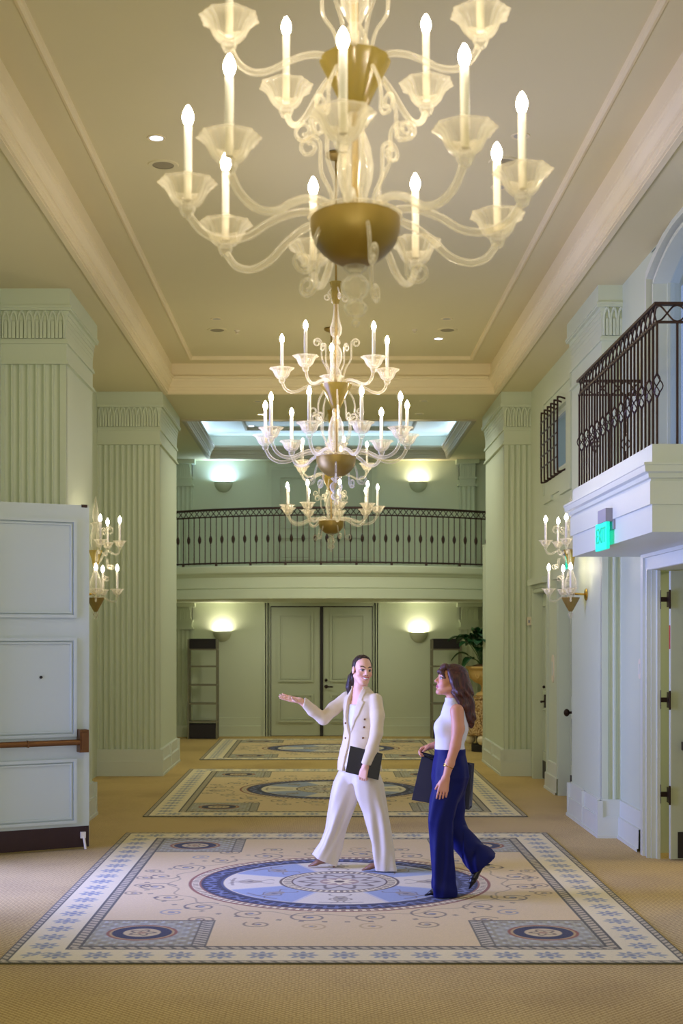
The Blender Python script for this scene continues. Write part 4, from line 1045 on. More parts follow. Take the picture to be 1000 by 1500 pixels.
# ================================================================ PEOPLE
def nrm(v): v = np.asarray(v, float); return v/np.linalg.norm(v)
class SDF:
    """distance field on a grid: rounded shapes are blended, then turned into one closed surface"""
    def __init__(s, lo, hi, h):
        s.lo = np.array(lo, float); s.h = h
        s.n = np.ceil((np.array(hi)-s.lo)/h).astype(int)+1
        s.ax = [(s.lo[i]+h*np.arange(s.n[i])).astype(np.float32) for i in range(3)]
        s.D = np.full(s.n, .2, np.float32)
    def blk(s, lo, hi):
        a = np.clip(np.floor((np.array(lo)-s.lo)/s.h).astype(int), 0, s.n-1); b = np.clip(np.ceil((np.array(hi)-s.lo)/s.h).astype(int)+1, 1, s.n)
        sl = tuple(slice(a[i], max(b[i], a[i]+1)) for i in range(3))
        return sl, s.ax[0][sl[0]][:, None, None], s.ax[1][sl[1]][None, :, None], s.ax[2][sl[2]][None, None, :]
    def put(s, sl, d, k, cut=False):
        D = s.D[sl]; d = np.asarray(d, np.float32)
        if cut:
            d = -d
            if k > 0: h = np.clip(.5-.5*(d-D)/k, 0, 1); s.D[sl] = d+(D-d)*h+k*h*(1-h)
            else: s.D[sl] = np.maximum(D, d)
        elif k > 0:
            h = np.clip(.5+.5*(d-D)/k, 0, 1); s.D[sl] = d+(D-d)*h-k*h*(1-h)
        else: s.D[sl] = np.minimum(D, d)
    def cap(s, a, b, ra, rb=None, k=.01, flat=None, cut=False):
        """tapered rounded bar; flat = (axis vector, factor) squeezes the section along that axis"""
        a, b = np.array(a, float), np.array(b, float); rb = ra if rb is None else rb; R_ = max(ra, rb)+k+.012
        sl, X, Y, Z = s.blk(np.minimum(a, b)-R_, np.maximum(a, b)+R_)
        d = b-a; L2 = max(d@d, 1e-9)
        px, py, pz = X-a[0], Y-a[1], Z-a[2]
        t = np.clip((px*d[0]+py*d[1]+pz*d[2])/L2, 0, 1)
        qx, qy, qz = px-t*d[0], py-t*d[1], pz-t*d[2]
        q2 = qx*qx+qy*qy+qz*qz
        if flat is not None:
            v = nrm(flat[0]); w = qx*v[0]+qy*v[1]+qz*v[2]; q2 = q2+w*w*(1/flat[1]**2-1)
        s.put(sl, np.sqrt(q2)-(ra+(rb-ra)*t), k, cut)
    def chain(s, pts, rad, k=.01, flat=None):
        for i in range(len(pts)-1): s.cap(pts[i], pts[i+1], rad[i], rad[i+1], k, flat)
    def ell(s, c, r, A=None, k=.01, cut=False):
        """ellipsoid with radii r along the rows of A"""
        c = np.array(c, float); r = np.array(r, float); R_ = r.max()+k+.012
        A = np.eye(3) if A is None else np.array(A)
        sl, X, Y, Z = s.blk(c-R_, c+R_)
        px, py, pz = X-c[0], Y-c[1], Z-c[2]
        q = [(px*A[i][0]+py*A[i][1]+pz*A[i][2])/r[i] for i in range(3)]
        l = np.sqrt(q[0]**2+q[1]**2+q[2]**2)
        g = np.sqrt((q[0]/r[0])**2+(q[1]/r[1])**2+(q[2]/r[2])**2)
        s.put(sl, l*(l-1)/np.maximum(g, 1e-4), k, cut)
    def loft(s, rows, F, k=.01, fold=None, z0=None, z1=None, cuts=(), power=2.0):
        """stack of ovals: rows = [(z, cx, cy, half width along S, half depth along F)]; fold(theta, z) is added"""
        rows = np.array(sorted(rows), float); F = nrm([F[0], F[1]]); S = np.array([-F[1], F[0]])
        z0 = rows[0, 0] if z0 is None else z0; z1 = rows[-1, 0] if z1 is None else z1
        m = rows[:, 3:5].max()+.05
        sl, X, Y, Z = s.blk((rows[:, 1].min()-m, rows[:, 2].min()-m, z0-.03), (rows[:, 1].max()+m, rows[:, 2].max()+m, z1+.03))
        zz = Z[0, 0]; I = [np.interp(zz, rows[:, 0], rows[:, j])[None, None, :] for j in (1, 2, 3, 4)]
        px, py = X-I[0], Y-I[1]
        u, v = px*S[0]+py*S[1], px*F[0]+py*F[1]
        q = (np.abs(u/I[2])**power+np.abs(v/I[3])**power)**(1/power)
        g = np.sqrt((u/I[2]**2)**2+(v/I[3]**2)**2)
        d = (q-1)*np.where(g > 1e-6, q/np.maximum(g, 1e-4), np.minimum(I[2], I[3]))
        d = np.where(q < .3, (q-1)*np.minimum(I[2], I[3]), d)
        if fold is not None: d = d+fold(np.arctan2(u, v), Z)
        d = np.maximum(d, np.maximum(z0-Z, Z-z1))
        for n_, c_ in cuts: d = np.maximum(d, X*n_[0]+Y*n_[1]+Z*n_[2]-c_)
        s.put(sl, d, k)
    def surf(s):
        """surface nets"""
        D = s.D; D[0], D[-1] = .1, .1; D[:, 0] = D[:, -1] = .1; D[:, :, 0] = D[:, :, -1] = .1
        ins = D < 0
        cnt = np.zeros(tuple(np.array(D.shape)-1), np.int8); corners = [(i, j, k) for i in (0, 1) for j in (0, 1) for k in (0, 1)]
        sl = lambda c: tuple(slice(o, (-1 if o == 0 else None)) for o in c)
        for c in corners: cnt += ins[sl(c)]
        act = np.argwhere((cnt > 0) & (cnt < 8)); n = len(act)
        idx = np.full(cnt.shape, -1, np.int32); idx[tuple(act.T)] = np.arange(n)
        val = {c: D[act[:, 0]+c[0], act[:, 1]+c[1], act[:, 2]+c[2]] for c in corners}
        P = np.zeros((n, 3)); W = np.zeros(n)
        for a in corners:
            for ax in range(3):
                if a[ax]: continue
                b = tuple(1 if i == ax else a[i] for i in range(3)); va, vb = val[a], val[b]
                m = (va < 0) != (vb < 0); t = np.where(m, va/np.where(m, va-vb, 1), 0)
                q = np.array(a, float)[None]+np.eye(3)[ax][None]*t[:, None]; P[m] += q[m]; W[m] += 1
        P = s.lo+(act+P/W[:, None])*s.h
        Q = []
        for ax in range(3):
            o1, o2 = (ax+1) % 3, (ax+2) % 3
            a = [slice(None)]*3; b = [slice(None)]*3; a[ax] = slice(None, -1); b[ax] = slice(1, None)
            A_, B_ = ins[tuple(a)], ins[tuple(b)]
            for flip in (False, True):
                e = np.argwhere((A_ & ~B_) if not flip else (~A_ & B_))
                e = e[(e[:, o1] > 0) & (e[:, o2] > 0)]
                def cell(d1, d2): c = e.copy(); c[:, o1] -= d1; c[:, o2] -= d2; return idx[tuple(c.T)]
                q = np.stack([cell(1, 1), cell(0, 1), cell(0, 0), cell(1, 0)], -1)
                Q.append(q[:, ::-1] if flip else q)
        Q = np.concatenate(Q); Q = Q[(Q >= 0).all(1)]
        return P, Q
def relax(P, Q, it=2, lam=.5):
    """light smoothing of a surface"""
    E = np.concatenate([Q[:, [0, 1]], Q[:, [1, 2]], Q[:, [2, 3]], Q[:, [3, 0]]]); E = np.concatenate([E, E[:, ::-1]])
    n = len(P); deg = np.bincount(E[:, 0], minlength=n)[:, None]
    for _ in range(it):
        A = np.stack([np.bincount(E[:, 0], P[E[:, 1], i], n) for i in range(3)], -1)/np.maximum(deg, 1)
        P = P+lam*(A-P)
    return P
def garment(name, sdf, mat, parent, it=2, label=None, sub=None):
    P, Q = sdf.surf(); P = relax(P, Q, it)
    o = bpy.data.objects.new(name, np_mesh(name, P, Q, mat)); COL.objects.link(o); o.parent = parent; ORG[o] = ORG[parent if sub is None else parent]
    if label: o['label'] = label
    return o, P
def hand(s, W, d, n, side, L=.175, curl=(.3, .35, .4, .45), joint=.9, thumb=(.55, .75, .25), spread=.06, k=.006):
    """palm, four separate bent fingers and a thumb. W wrist, d towards the fingers, n the way the palm faces, side towards the thumb"""
    W = np.array(W, float); d = nrm(d); n = nrm(np.array(n)-d*np.dot(n, d)); side = nrm(np.array(side)-d*np.dot(side, d)-n*np.dot(side, n)); f = L/.18
    for i in range(4):
        o = (1.5-i)
        s.cap(W+side*o*.010*f, W+d*.085*f+side*o*.0185*f, .015*f, .0125*f, .014, (n, .85))
    s.cap(W+side*.012*f+d*.015*f, W+d*.05*f+side*.026*f+n*.008*f, .014*f, .013*f, .012)
    for i, ln in enumerate((.074, .082, .076, .06)):
        o = 1.5-i; B = W+d*.086*f+side*o*.0195*f; th = curl[i]*.6; dd = nrm(d+side*o*spread)
        for j, (pr, rr) in enumerate(((.46, .0088), (.3, .0078), (.24, .0068))):
            v = dd*math.cos(th)+n*math.sin(th); E_ = B+v*ln*pr*f
            s.cap(B, E_, rr*f, rr*.92*f, .0035); B = E_; th += curl[i]*joint
    B = W+d*.03*f+side*.03*f+n*.006*f; t1 = nrm(d*thumb[0]+side*thumb[1]+n*thumb[2]); E_ = B+t1*.04*f
    s.cap(B, E_, .0115*f, .0098*f, .006); t2 = nrm(t1+d*.35+n*.1); s.cap(E_, E_+t2*.032*f, .0096*f, .0078*f, .003)
def head(s, c, F, U, smile):
    """skull, jaw, nose, lips, brow, ears; returns the local frame"""
    F = nrm(F); U = nrm(np.array(U)-F*np.dot(U, F)); S = np.cross(U, F); c = np.array(c, float)
    A = [S, F, U]; p = lambda a, b, u: c+S*a+F*b+U*u
    s.ell(p(0, -.018, .032), (.07, .092, .083), A, .01)
    s.ell(p(0, .03, -.022), (.056, .062, .088), A, .02)
    s.cap(p(-.05, -.005, -.05), p(-.022, .058, -.094), .02, .018, .02); s.cap(p(.05, -.005, -.05), p(.022, .058, -.094), .02, .018, .02)
    s.cap(p(-.008, .07, -.097), p(.008, .07, -.097), .018, .018, .015)
    for q in (-1, 1):
        s.ell(p(q*.04, .054, -.026), (.024, .026, .026), A, .015)
        s.cap(p(q*.046, .066, .027), p(q*.014, .08, .024), .009, .01, .012)
        s.ell(p(q*.031, .099, .006), (.017, .016, .0105), A, .008, True)
        s.ell(p(q*.031, .0725, .005), (.0145, .0125, .0125), A, .001)
        s.cap(p(q*.018, .086, .0125), p(q*.044, .077, .012), .0042, .0036, .003)
        s.ell(p(q*.074, -.008, -.004), (.009, .02, .032), A, .006)
        s.ell(p(q*.013, .091, -.029), (.009, .01, .008), A, .006)
    s.cap(p(0, .084, .014), p(0, .103, -.021), .008, .0115, .01); s.ell(p(0, .106, -.024), (.011, .01, .01), A, .006)
    w = .027 if smile else .021
    s.cap(p(-w, .07, -.054+(.004 if smile else 0)), p(0, .089, -.056), .005, .007, .006); s.cap(p(w, .07, -.054+(.004 if smile else 0)), p(0, .089, -.056), .005, .007, .006)
    s.cap(p(-w*.7, .074, -.064), p(0, .087, -.068), .006, .0075, .006); s.cap(p(w*.7, .074, -.064), p(0, .087, -.068), .006, .0075, .006)
    return c, A
def face_colour(P, col, c, A, smile, skin, lip):
    l = (P-c)@np.array(A).T; a, f, u = np.abs(l[:, 0]), l[:, 1], l[:, 2]; front = (f > .05) & (np.abs(u) < .13) & (a < .08)
    L = lambda t: np.array(lin(t))
    chk = np.exp(-(((a-.042)/.02)**2+((u+.03)/.02)**2))[:, None]*front[:, None]*.35; col[:] = col*(1-chk)+L((226, 120, 110))*chk
    ex = (a-.031)
    eye = front & (np.hypot(ex/.0145, (u-.005)/.0072) < 1) & (f > .066); col[eye] = L((206, 194, 188))
    iris = eye & (np.hypot(ex-(-.001), u-.0055) < .0078); col[iris] = L((44, 26, 20))
    lash = front & (np.hypot(ex/.0165, (u-.0055)/.0105) < 1) & ~eye & (u > .006); col[lash] = L((52, 34, 30))
    lash2 = front & (np.hypot(ex/.0155, (u-.004)/.009) < 1) & ~eye & (u <= .006); col[lash2] = L((150, 96, 84))
    bz = .0275+.006*np.sin(np.clip((a-.012)/.036, 0, 1)*2.4)
    brow = front & (a > .012) & (a < .05) & (np.abs(u-bz) < .0042-.03*np.clip(a-.035, 0, .1)); col[brow] = L((62, 40, 32))
    w = .031 if smile else .02; lm = -.06+(.009*(a/w)**2 if smile else 0)
    lips = front & (a < w) & (np.abs(u-lm) < (.0125 if smile else .0105)*np.sqrt(np.clip(1-(a/w)**2, 0, 1))) & (f > .06); col[lips] = L(lip)
    if smile:
        tt = front & (a < .025) & (np.abs(u-lm+.0002) < .0058*np.sqrt(np.clip(1-(a/.025)**2, 0, 1))) & (f > .06); col[tt] = L((246, 242, 236))
    else:
        ml = front & (a < w*.9) & (np.abs(u+.0605) < .0016) & (f > .06); col[ml] = L((110, 48, 50))
    nost = front & (np.hypot(a-.0085, (u+.034)) < .0042) & (f > .085); col[nost] = L((120, 62, 52))
def body(person, s, c, A, smile, skin, lip, nails=None):
    P, Q = s.surf(); P = relax(P, Q, 1, .4)
    col = np.empty((len(P), 3), np.float32); col[:] = lin(skin); cc = col.astype(float)
    face_colour(P, cc, c, A, smile, skin, lip)
    o = bpy.data.objects.new('body', np_mesh('body', P, Q, M['skin'], True, cc)); COL.objects.link(o); o.parent = person; ORG[o] = ORG[person]
    return o
def head_hair(s, c, A, front_n=(.77, -.64), lim=-.0065, pad=.009, side=False):
    S, F, U = A
    s.ell(c+F*-.02+U*.034, (.07+pad, .092+pad, .083+pad), A, 0)
    sl, X, Y, Z = s.blk(c-.2, c+.2)
    f = (X-c[0])*F[0]+(Y-c[1])*F[1]+(Z-c[2])*F[2]; u = (X-c[0])*U[0]+(Y-c[1])*U[1]+(Z-c[2])*U[2]
    d = np.maximum(np.minimum(front_n[0]*f+front_n[1]*u-lim, f-.008 if side else 9), -.07-u)
    s.D[sl] = np.maximum(s.D[sl], d)

# ---------------------------------------------------------------- woman in the ivory suit
H1 = .004
o1 = (.28, 11.0, 0)
w1 = thing('person', 'woman in an ivory trouser suit, smiling back and gesturing with an open hand', 'person', o1)
F1, S1 = np.array([-.7071, -.7071]), np.array([.7071, -.7071])
hc1 = np.array([.03, -.03, 1.607]); HF1 = nrm([.34, -.93, -.06]); HU1 = nrm([.1, .0, 1])
RW, RD, RN = np.array([-.47, -.03, 1.362]), nrm([-.97, -.05, .2]), nrm([.25, -.45, .86])      # right hand, palm up
LW, LD = np.array([.048, -.235, .85]), nrm([-.25, .0, -.97])
s = SDF((-.72, -.34, -.005), (.36, .34, 1.76), H1)
c1, A1 = head(s, hc1, HF1, HU1, True)
s.chain([c1+A1[1]*-.03+A1[2]*-.06, (.018, .0, 1.47), (.02, .015, 1.41)], [.05, .049, .062], .03)
s.loft([(.80, 0, 0, .12, .085), (.95, .0, 0, .13, .09), (1.08, .015, 0, .115, .09), (1.2, .025, -.005, .13, .1), (1.33, .03, 0, .15, .085), (1.41, .025, .005, .11, .06), (1.45, .02, .01, .055, .05)], F1, .03)
s.chain([(-.08, .11, 1.37), (-.283, .06, 1.215), RW], [.038, .034, .026], .03)
s.chain([(.125, -.1, 1.37), (.135, -.19, 1.115), LW], [.038, .034, .026], .03)
hand(s, RW, RD, RN, (.0, -.6, .5), .185, (.12, .1, .12, .16), .5, (.45, .6, .62), .05)
hand(s, LW, LD, (.35, .85, -.2), (-.95, -.25, 0), .17, (1.15, 1.2, 1.2, 1.2), .9, (.8, .25, .35), 0)
s.chain([(-.02, .05, .84), (-.13, .08, .5), (-.26, .09, .1)], [.062, .05, .034], .02)
s.chain([(.03, -.05, .84), (.14, -.08, .48), (.215, -.08, .1)], [.062, .05, .034], .02)
s.chain([(-.24, .09, .09), (-.33, .09, .032)], [.028, .012], .01); s.chain([(.215, -.08, .08), (.11, -.085, .03)], [.028, .012], .01)
body(w1, s, c1, A1, True, (238, 188, 160), (200, 88, 86))
# hair drawn back, falling behind the neck
s = SDF((-.2, -.25, 1.25), (.25, .25, 1.76), .004)
head_hair(s, c1, A1, (.8, -.6), -.032, .007, True)
q = lambda a, f, u: c1+A1[0]*a+A1[1]*f+A1[2]*u
s.ell(q(0, -.105, .0), (.04, .035, .04), A1, .02)
s.chain([q(0, -.11, -.01), q(-.03, -.11, -.08), q(-.05, -.1, -.15), q(-.055, -.095, -.21)], [.034, .04, .034, .014], .02)
s.chain([q(0, -.1, -.02), q(.03, -.1, -.1), q(.045, -.09, -.16)], [.03, .032, .014], .02)
sl, X, Y, Z = s.blk((-.2, -.25, 1.25), (.25, .25, 1.76)); s.D[sl] += .0025*np.sin(X*170+Z*22)*np.cos(Y*130)
garment('hair', s, M['hairdark'], w1, 1)
# white camisole
s = SDF((-.3, -.3, .8), (.35, .3, 1.45), .005)
s.loft([(.9, 0, 0, .16, .112), (1.08, .015, 0, .125, .1), (1.2, .025, -.005, .142, .113), (1.3, .03, 0, .15, .1), (1.37, .03, 0, .15, .09)], F1, 0, lambda t, z: .0025*np.sin(t*9+z*8), None, None,
       [((-.35, -.35, .87), 1.19)])
garment('camisole', s, M['whitetop'], w1, 2)
# jacket, worn open
s = SDF((-.56, -.36, .74), (.4, .34, 1.5), .0045)
def jf(t, z): return .003*np.sin(t*5+z*9)*np.clip((1.25-z)*4, 0, 1)+.0015*np.sin(z*60+t*3)
s.loft([(.78, .005, 0, .205, .155), (.9, .005, 0, .19, .145), (1.05, .017, 0, .155, .122), (1.13, .022, 0, .153, .122), (1.22, .027, -.005, .165, .132), (1.32, .03, 0, .175, .118), (1.38, .03, 0, .165, .1), (1.42, .027, .005, .12, .078), (1.46, .022, .01, .07, .068)],
       F1, 0, jf, .80, 1.47)
s.chain([(-.09, .115, 1.375), (-.2, .09, 1.29), (-.283, .06, 1.212), (-.37, .02, 1.28), RW+np.array([.035, .0, -.014])], [.056, .053, .049, .044, .038], .02)
s.chain([(.135, -.11, 1.372), (.15, -.155, 1.25), (.137, -.193, 1.11), (.1, -.215, .99), LW+np.array([.008, 0, .03])], [.054, .053, .05, .046, .04], .018)
# opening: V neck, narrowing to the waist and parting again at the hem
sl, X, Y, Z = s.blk((-.4, -.36, .74), (.4, .34, 1.5))
u = (X-.022)*S1[0]+Y*S1[1]; v = (X-.022)*F1[0]+Y*F1[1]
zz = Z+0*X+0*Y
half = np.interp(zz, [.74, .9, 1.06, 1.1, 1.25, 1.37, 1.46], [.035, .02, .008, .012, .048, .056, .05]); mid = np.interp(zz, [.74, 1.1, 1.46], [-.03, -.012, 0])
cutd = np.maximum(np.abs(u-mid)-half, .02-v)
lap = (np.abs(u-mid) < half+.042) & (zz > 1.12) & (v > 0)
wide = np.interp(zz, [1.1, 1.3, 1.36, 1.362, 1.46], [0, .05, .058, .04, .034])
lap = np.clip(1-np.maximum(np.abs(u-mid)-half-wide, 0)/.004, 0, 1)*(v > 0)*(zz > 1.1)
s.D[sl] = np.maximum(s.D[sl]-.009*lap, -cutd)
s.D[sl] = np.maximum(s.D[sl], -(np.sqrt((X-.02)**2+(Y-.01)**2)-.062+0*Z)*1.0*np.where(Z > 1.38, 1, 0)-np.where(Z > 1.38, 0, 1))
# cuffs end cleanly at the wrists
for W_, D_ in ((RW+np.array([.03, 0, -.01]), RD), (LW+np.array([0, 0, .02]), LD)):
    sl, X, Y, Z = s.blk(W_-.09, W_+.09)
    s.D[sl] = np.maximum(s.D[sl], ((X-W_[0])*D_[0]+(Y-W_[1])*D_[1]+(Z-W_[2])*D_[2]))
jk, JP = garment('jacket', s, M['suit'], w1, 1)
def front_of(P, x, z, tol=.02):
    m = (np.abs(P[:, 0]-x) < tol) & (np.abs(P[:, 2]-z) < tol); q_ = P[m]; return q_[np.argmin(q_[:, 1])]
for x, z in ((.028, 1.227), (.022, 1.14), (.012, 1.055), (-.125, 1.165), (-.124, 1.08)):
    p = front_of(JP, x, z); bm_ = MB(); bm_.ball((p[0]+o1[0], p[1]+o1[1]-.002, p[2]), (.0085, .006, .0085), 10, 6)
    bo = bm_.build('button', M['bronze'], w1, True); bo.parent = jk
# wide trousers
s = SDF((-.46, -.24, -.002), (.36, .26, 1.0), .005)
F2 = (-.85, -.5)
s.loft([(.7, .01, 0, .12, .09), (.76, .006, 0, .145, .115), (.84, .0, 0, .165, .135), (.98, .005, 0, .14, .11)], F2, 0, None, .7, .98)
def tf(ph, a=.011): return lambda t, z: (a*np.sin(t*4+ph+z*2)+.006*np.sin(t*7-z*9+ph))*np.clip((.8-z)*2.2, .15, 1)+.003*np.sin(z*34+t*2)*np.clip((.35-z)*4, 0, 1)
s.loft([(-.01, -.3, .085, .105, .115), (.1, -.262, .085, .098, .112), (.2, -.222, .085, .083, .092), (.32, -.182, .08, .077, .082), (.5, -.13, .075, .1, .112), (.6, -.103, .072, .107, .126), (.7, -.076, .07, .11, .128), (.8, -.045, .06, .1, .11), (.88, -.03, .05, .085, .085)],
       (-1, -.2), .025, tf(.5), -.01, .9, [((-.42, 0, -.91), .06)])
s.loft([(.012, .214, -.08, .1, .088), (.2, .19, -.08, .097, .088), (.47, .138, -.08, .095, .104), (.6, .096, -.076, .1, .12), (.7, .076, -.07, .104, .124), (.8, .05, -.06, .1, .11), (.88, .035, -.05, .085, .085)], (-1, -.2), .014, tf(2.2), .012, .9)
garment('trousers', s, M['suitpants'], w1, 1)
def pump(parent, toe, heel, h, mat, name='shoe', width=.036, spike=None):
    """pointed court shoe: toe point, heel seat height h and a thin heel"""
    toe, heel = np.array(toe, float), np.array(heel, float)
    lo = np.minimum(toe, heel)-.09; hi = np.maximum(toe, heel)+.1
    s = SDF(lo, hi, .003)
    m1 = toe*.62+heel*.38+np.array([0, 0, .0]); d = nrm(toe-heel)
    s.chain([toe, toe*.75+heel*.25+np.array([0, 0, .01]), m1+np.array([0, 0, .02]), heel+np.array([0, 0, .02])], [.01, width*.75, width*.9, width*.8], .01, ((0, 0, 1), .62))
    s.chain([heel+np.array([0, 0, .03]), heel+np.array([0, 0, .045])], [width*.8, width*.75], .01)
    sp = spike if spike is not None else heel+np.array([0, 0, -h])
    s.cap(heel-d*.012, np.array(sp), .014, .006, .006)
    o, _ = garment(name, s, mat, parent, 1)
    return o
pump(w1, (-.40, .09, .014), (-.2, .09, .045), .043, M['nude']); pump(w1, (.03, -.1, .014), (.23, -.08, .045), .043, M['nude'])
# navy portfolio held against the hip
pf = thing('portfolio', 'flat dark navy portfolio held at the hip by the woman in ivory', 'portfolio', (o1[0]-.01, o1[1]-.2, .88))
def quad_slab(b, pts, dy):
    b.prism([(x+o1[0], y+o1[1], z) for x, y, z in pts], (0, dy, 0))
co_ = [(-.07, -.205, 1.022), (.186, -.205, .96), (.152, -.205, .752), (-.107, -.205, .815)]
b = MB(); quad_slab(b, co_, .004); b.build('front_cover', M['folder'], pf)
b = MB(); quad_slab(b, [(x*.97, -.201, .888+(z-.888)*.96) for x, y, z in co_], .01); b.build('pages', M['black'], pf)
b = MB(); quad_slab(b, [(x, -.191, z) for x, y, z in co_], .004); b.build('back_cover', M['folder'], pf)

# ---------------------------------------------------------------- woman in navy trousers
o2 = (.9, 9.95, 0)
w2 = thing('person', 'woman in navy trousers and sleeveless white top, long chestnut hair, seen from the side', 'person', o2)
FB = (-1, -.12)
hc2 = np.array([.022, .0, 1.556]); HF2 = nrm([-.95, -.16, .2]); HU2 = nrm([.2, .02, 1])
NW, ND = np.array([-.028, -.185, .865]), nrm([-.22, -.02, -.97])            # near hand, hanging
FW, FD = np.array([-.1, .15, 1.07]), nrm([-.85, -.1, -.32])                 # far hand, carrying the bag
s = SDF((-.32, -.3, -.005), (.42, .3, 1.7), H1)
c2, A2 = head(s, hc2, HF2, HU2, False)
s.chain([c2+A2[1]*-.028+A2[2]*-.06, (.045, 0, 1.43), (.05, 0, 1.37)], [.048, .046, .05], .02)
s.loft([(.82, .02, 0, .12, .09), (.95, .02, 0, .13, .1), (1.06, .02, 0, .11, .085), (1.2, .03, 0, .125, .1), (1.32, .045, 0, .145, .075), (1.38, .05, 0, .1, .055)], FB, .03)
s.chain([(.055, -.152, 1.345), (.062, -.178, 1.22), (.04, -.19, 1.1), (.0, -.188, .97), NW], [.05, .044, .037, .032, .024], .02)
s.chain([(.055, .152, 1.345), (.06, .185, 1.11), FW], [.05, .037, .024], .02)
hand(s, NW, ND, (.1, 1, -.05), (-1, .1, .2), .18, (.25, .3, .35, .4), .8, (.8, .35, .35), .03)
hand(s, FW, FD, (.1, -.55, -.85), (-.3, -.75, .5), .17, (1.0, 1.05, 1.1, 1.15), .95, (.75, .3, .5), .02)
s.chain([(.01, -.06, .84), (-.045, -.085, .5), (-.03, -.085, .1)], [.062, .052, .034], .02); s.chain([(-.02, -.085, .08), (-.1, -.09, .03)], [.028, .012], .01)
s.chain([(.03, .06, .84), (.03, .085, .5), (.235, .09, .225)], [.062, .052, .034], .02); s.chain([(.24, .09, .21), (.195, .085, .09)], [.027, .012], .01)
body(w2, s, c2, A2, False, (214, 152, 124), (190, 92, 100))
# long hair with a fringe
s = SDF((-.2, -.22, 1.12), (.32, .2, 1.7), .004)
head_hair(s, c2, A2, (.85, -.52), .0, .012)
q = lambda a, f, u: c2+A2[0]*a+A2[1]*f+A2[2]*u
s.chain([(.07, .0, 1.58), (.105, .0, 1.48), (.13, -.005, 1.38), (.155, -.01, 1.29), (.178, -.012, 1.22)], [.085, .08, .068, .05, .014], .02, ((0, 1, 0), 1.1))
for sg_ in (-1, 1):
    s.chain([q(sg_*.06, .028, .06), q(sg_*.077, -.005, .0), (.07, -.078*-sg_ if sg_ < 0 else -.078, 1.47), (.115, sg_*-.07, 1.37), (.15, sg_*-.045, 1.28)], [.022, .027, .034, .03, .012], .015)
    s.chain([q(sg_*.012, .072, .085), q(sg_*.035, .084, .05), q(sg_*.055, .06, .012)], [.016, .015, .008], .012)
s.cap(q(-.03, .06, .095), q(.03, .06, .095), .022, .022, .02); s.cap(q(-.028, .086, .055), q(.028, .086, .055), .011, .011, .012)
sl, X, Y, Z = s.blk((-.2, -.22, 1.12), (.32, .2, 1.7)); s.D[sl] += (.004*np.sin(X*120+Z*52+2*np.sin(Z*30))+.002*np.sin(Y*240+Z*40))*np.clip((1.62-Z)*6, .2, 1)
garment('hair', s, M['hairred'], w2, 1)
# sleeveless high neck top
s = SDF((-.22, -.24, .98), (.26, .24, 1.46), .004)
s.loft([(1.0, .02, 0, .135, .113), (1.05, .018, 0, .125, .107), (1.1, .018, 0, .122, .106), (1.2, .032, 0, .138, .122), (1.235, .035, 0, .142, .117), (1.3, .042, 0, .143, .09), (1.345, .048, 0, .125, .084), (1.375, .048, 0, .105, .076), (1.395, .047, 0, .075, .068), (1.41, .046, 0, .062, .062), (1.435, .043, 0, .058, .058)], FB, 0,
       lambda t, z: .002*np.sin(z*75+t*2.5)*np.clip((1.2-z)*6, 0, 1), 1.04, 1.435)
for sy in (-1, 1): s.ell((-.035, sy*.062, 1.215), (.055, .058, .058), None, .04)
for sy in (-1, 1): s.cap((.052, sy*.205, 1.4), (.06, sy*.2, 1.23), .078, .07, .006, None, True)
garment('top', s, M['whitetop'], w2, 1)
# wide navy trousers, far leg kicked back
s = SDF((-.24, -.28, -.002), (.44, .28, 1.08), .005)
s.loft([(.68, -.0, 0, .11, .085), (.76, .012, 0, .15, .115), (.86, .022, 0, .17, .135), (.95, .021, 0, .16, .125), (1.02, .02, 0, .135, .112), (1.062, .02, 0, .132, .112)], FB, 0, lambda t, z: .004*np.sin(t*9)*np.clip((1.05-z)*6, 0, 1), .68, 1.062)
s.loft([(.006, -.032, -.085, .105, .092), (.12, -.036, -.085, .098, .085), (.3, -.045, -.085, .095, .083), (.55, -.055, -.085, .1, .096), (.7, -.03, -.08, .1, .108), (.8, .002, -.07, .095, .112), (.9, .018, -.05, .075, .085)], (-1, 0), .02,
       lambda t, z: (.01*np.sin(t*4+1+z*2)+.006*np.sin(t*7-z*9))*np.clip((.85-z)*2, .1, 1)+.005*np.sin(z*44+t)*np.clip((.2-z)*6, 0, 1), .006, .9)
s.chain([(.03, .08, .84), (.035, .085, .62), (.045, .085, .5)], [.115, .1, .09], .02)
s.chain([(.045, .085, .5), (.135, .088, .36), (.25, .09, .235), (.36, .092, .12)], [.09, .086, .108, .125], .02)
nd = nrm([.62, 0, -.78]); pc_ = np.array([.268, .09, .2])
sl, X, Y, Z = s.blk((-.05, -.28, -.002), (.44, .28, .5))
cutp = (X-pc_[0])*nd[0]+(Y-pc_[1])*nd[1]+(Z-pc_[2])*nd[2]
s.D[sl] = np.where(X+.0*Y+.0*Z > .115, np.maximum(s.D[sl]+.006*np.sin((Y-X)*60), cutp), s.D[sl])
tr2, _ = garment('trousers', s, M['navy'], w2, 1)
pump(w2, (-.165, -.1, .014), (.03, -.085, .05), .048, M['blackleather'])
pump(w2, (.168, .08, .03), (.262, .09, .19), .0, M['blackleather'], spike=(.318, .09, .2))
bm_ = MB()
for dz, rr in ((.085, .035), (.097, .0345)):
    cc = NW-ND*dz; T_ = Matrix.Translation((cc[0]+o2[0], cc[1]+o2[1], cc[2])) @ Vector((0, 0, 1)).rotation_difference(Vector(ND)).to_matrix().to_4x4()
    pts = [T_ @ Vector((rr*math.cos(2*math.pi*i/20), rr*math.sin(2*math.pi*i/20), .004*math.sin(4*math.pi*i/20))) for i in range(21)]
    bm_.tube(pts, .0042, 6)
bm_.build('bracelet', M['brass'], w2, True)

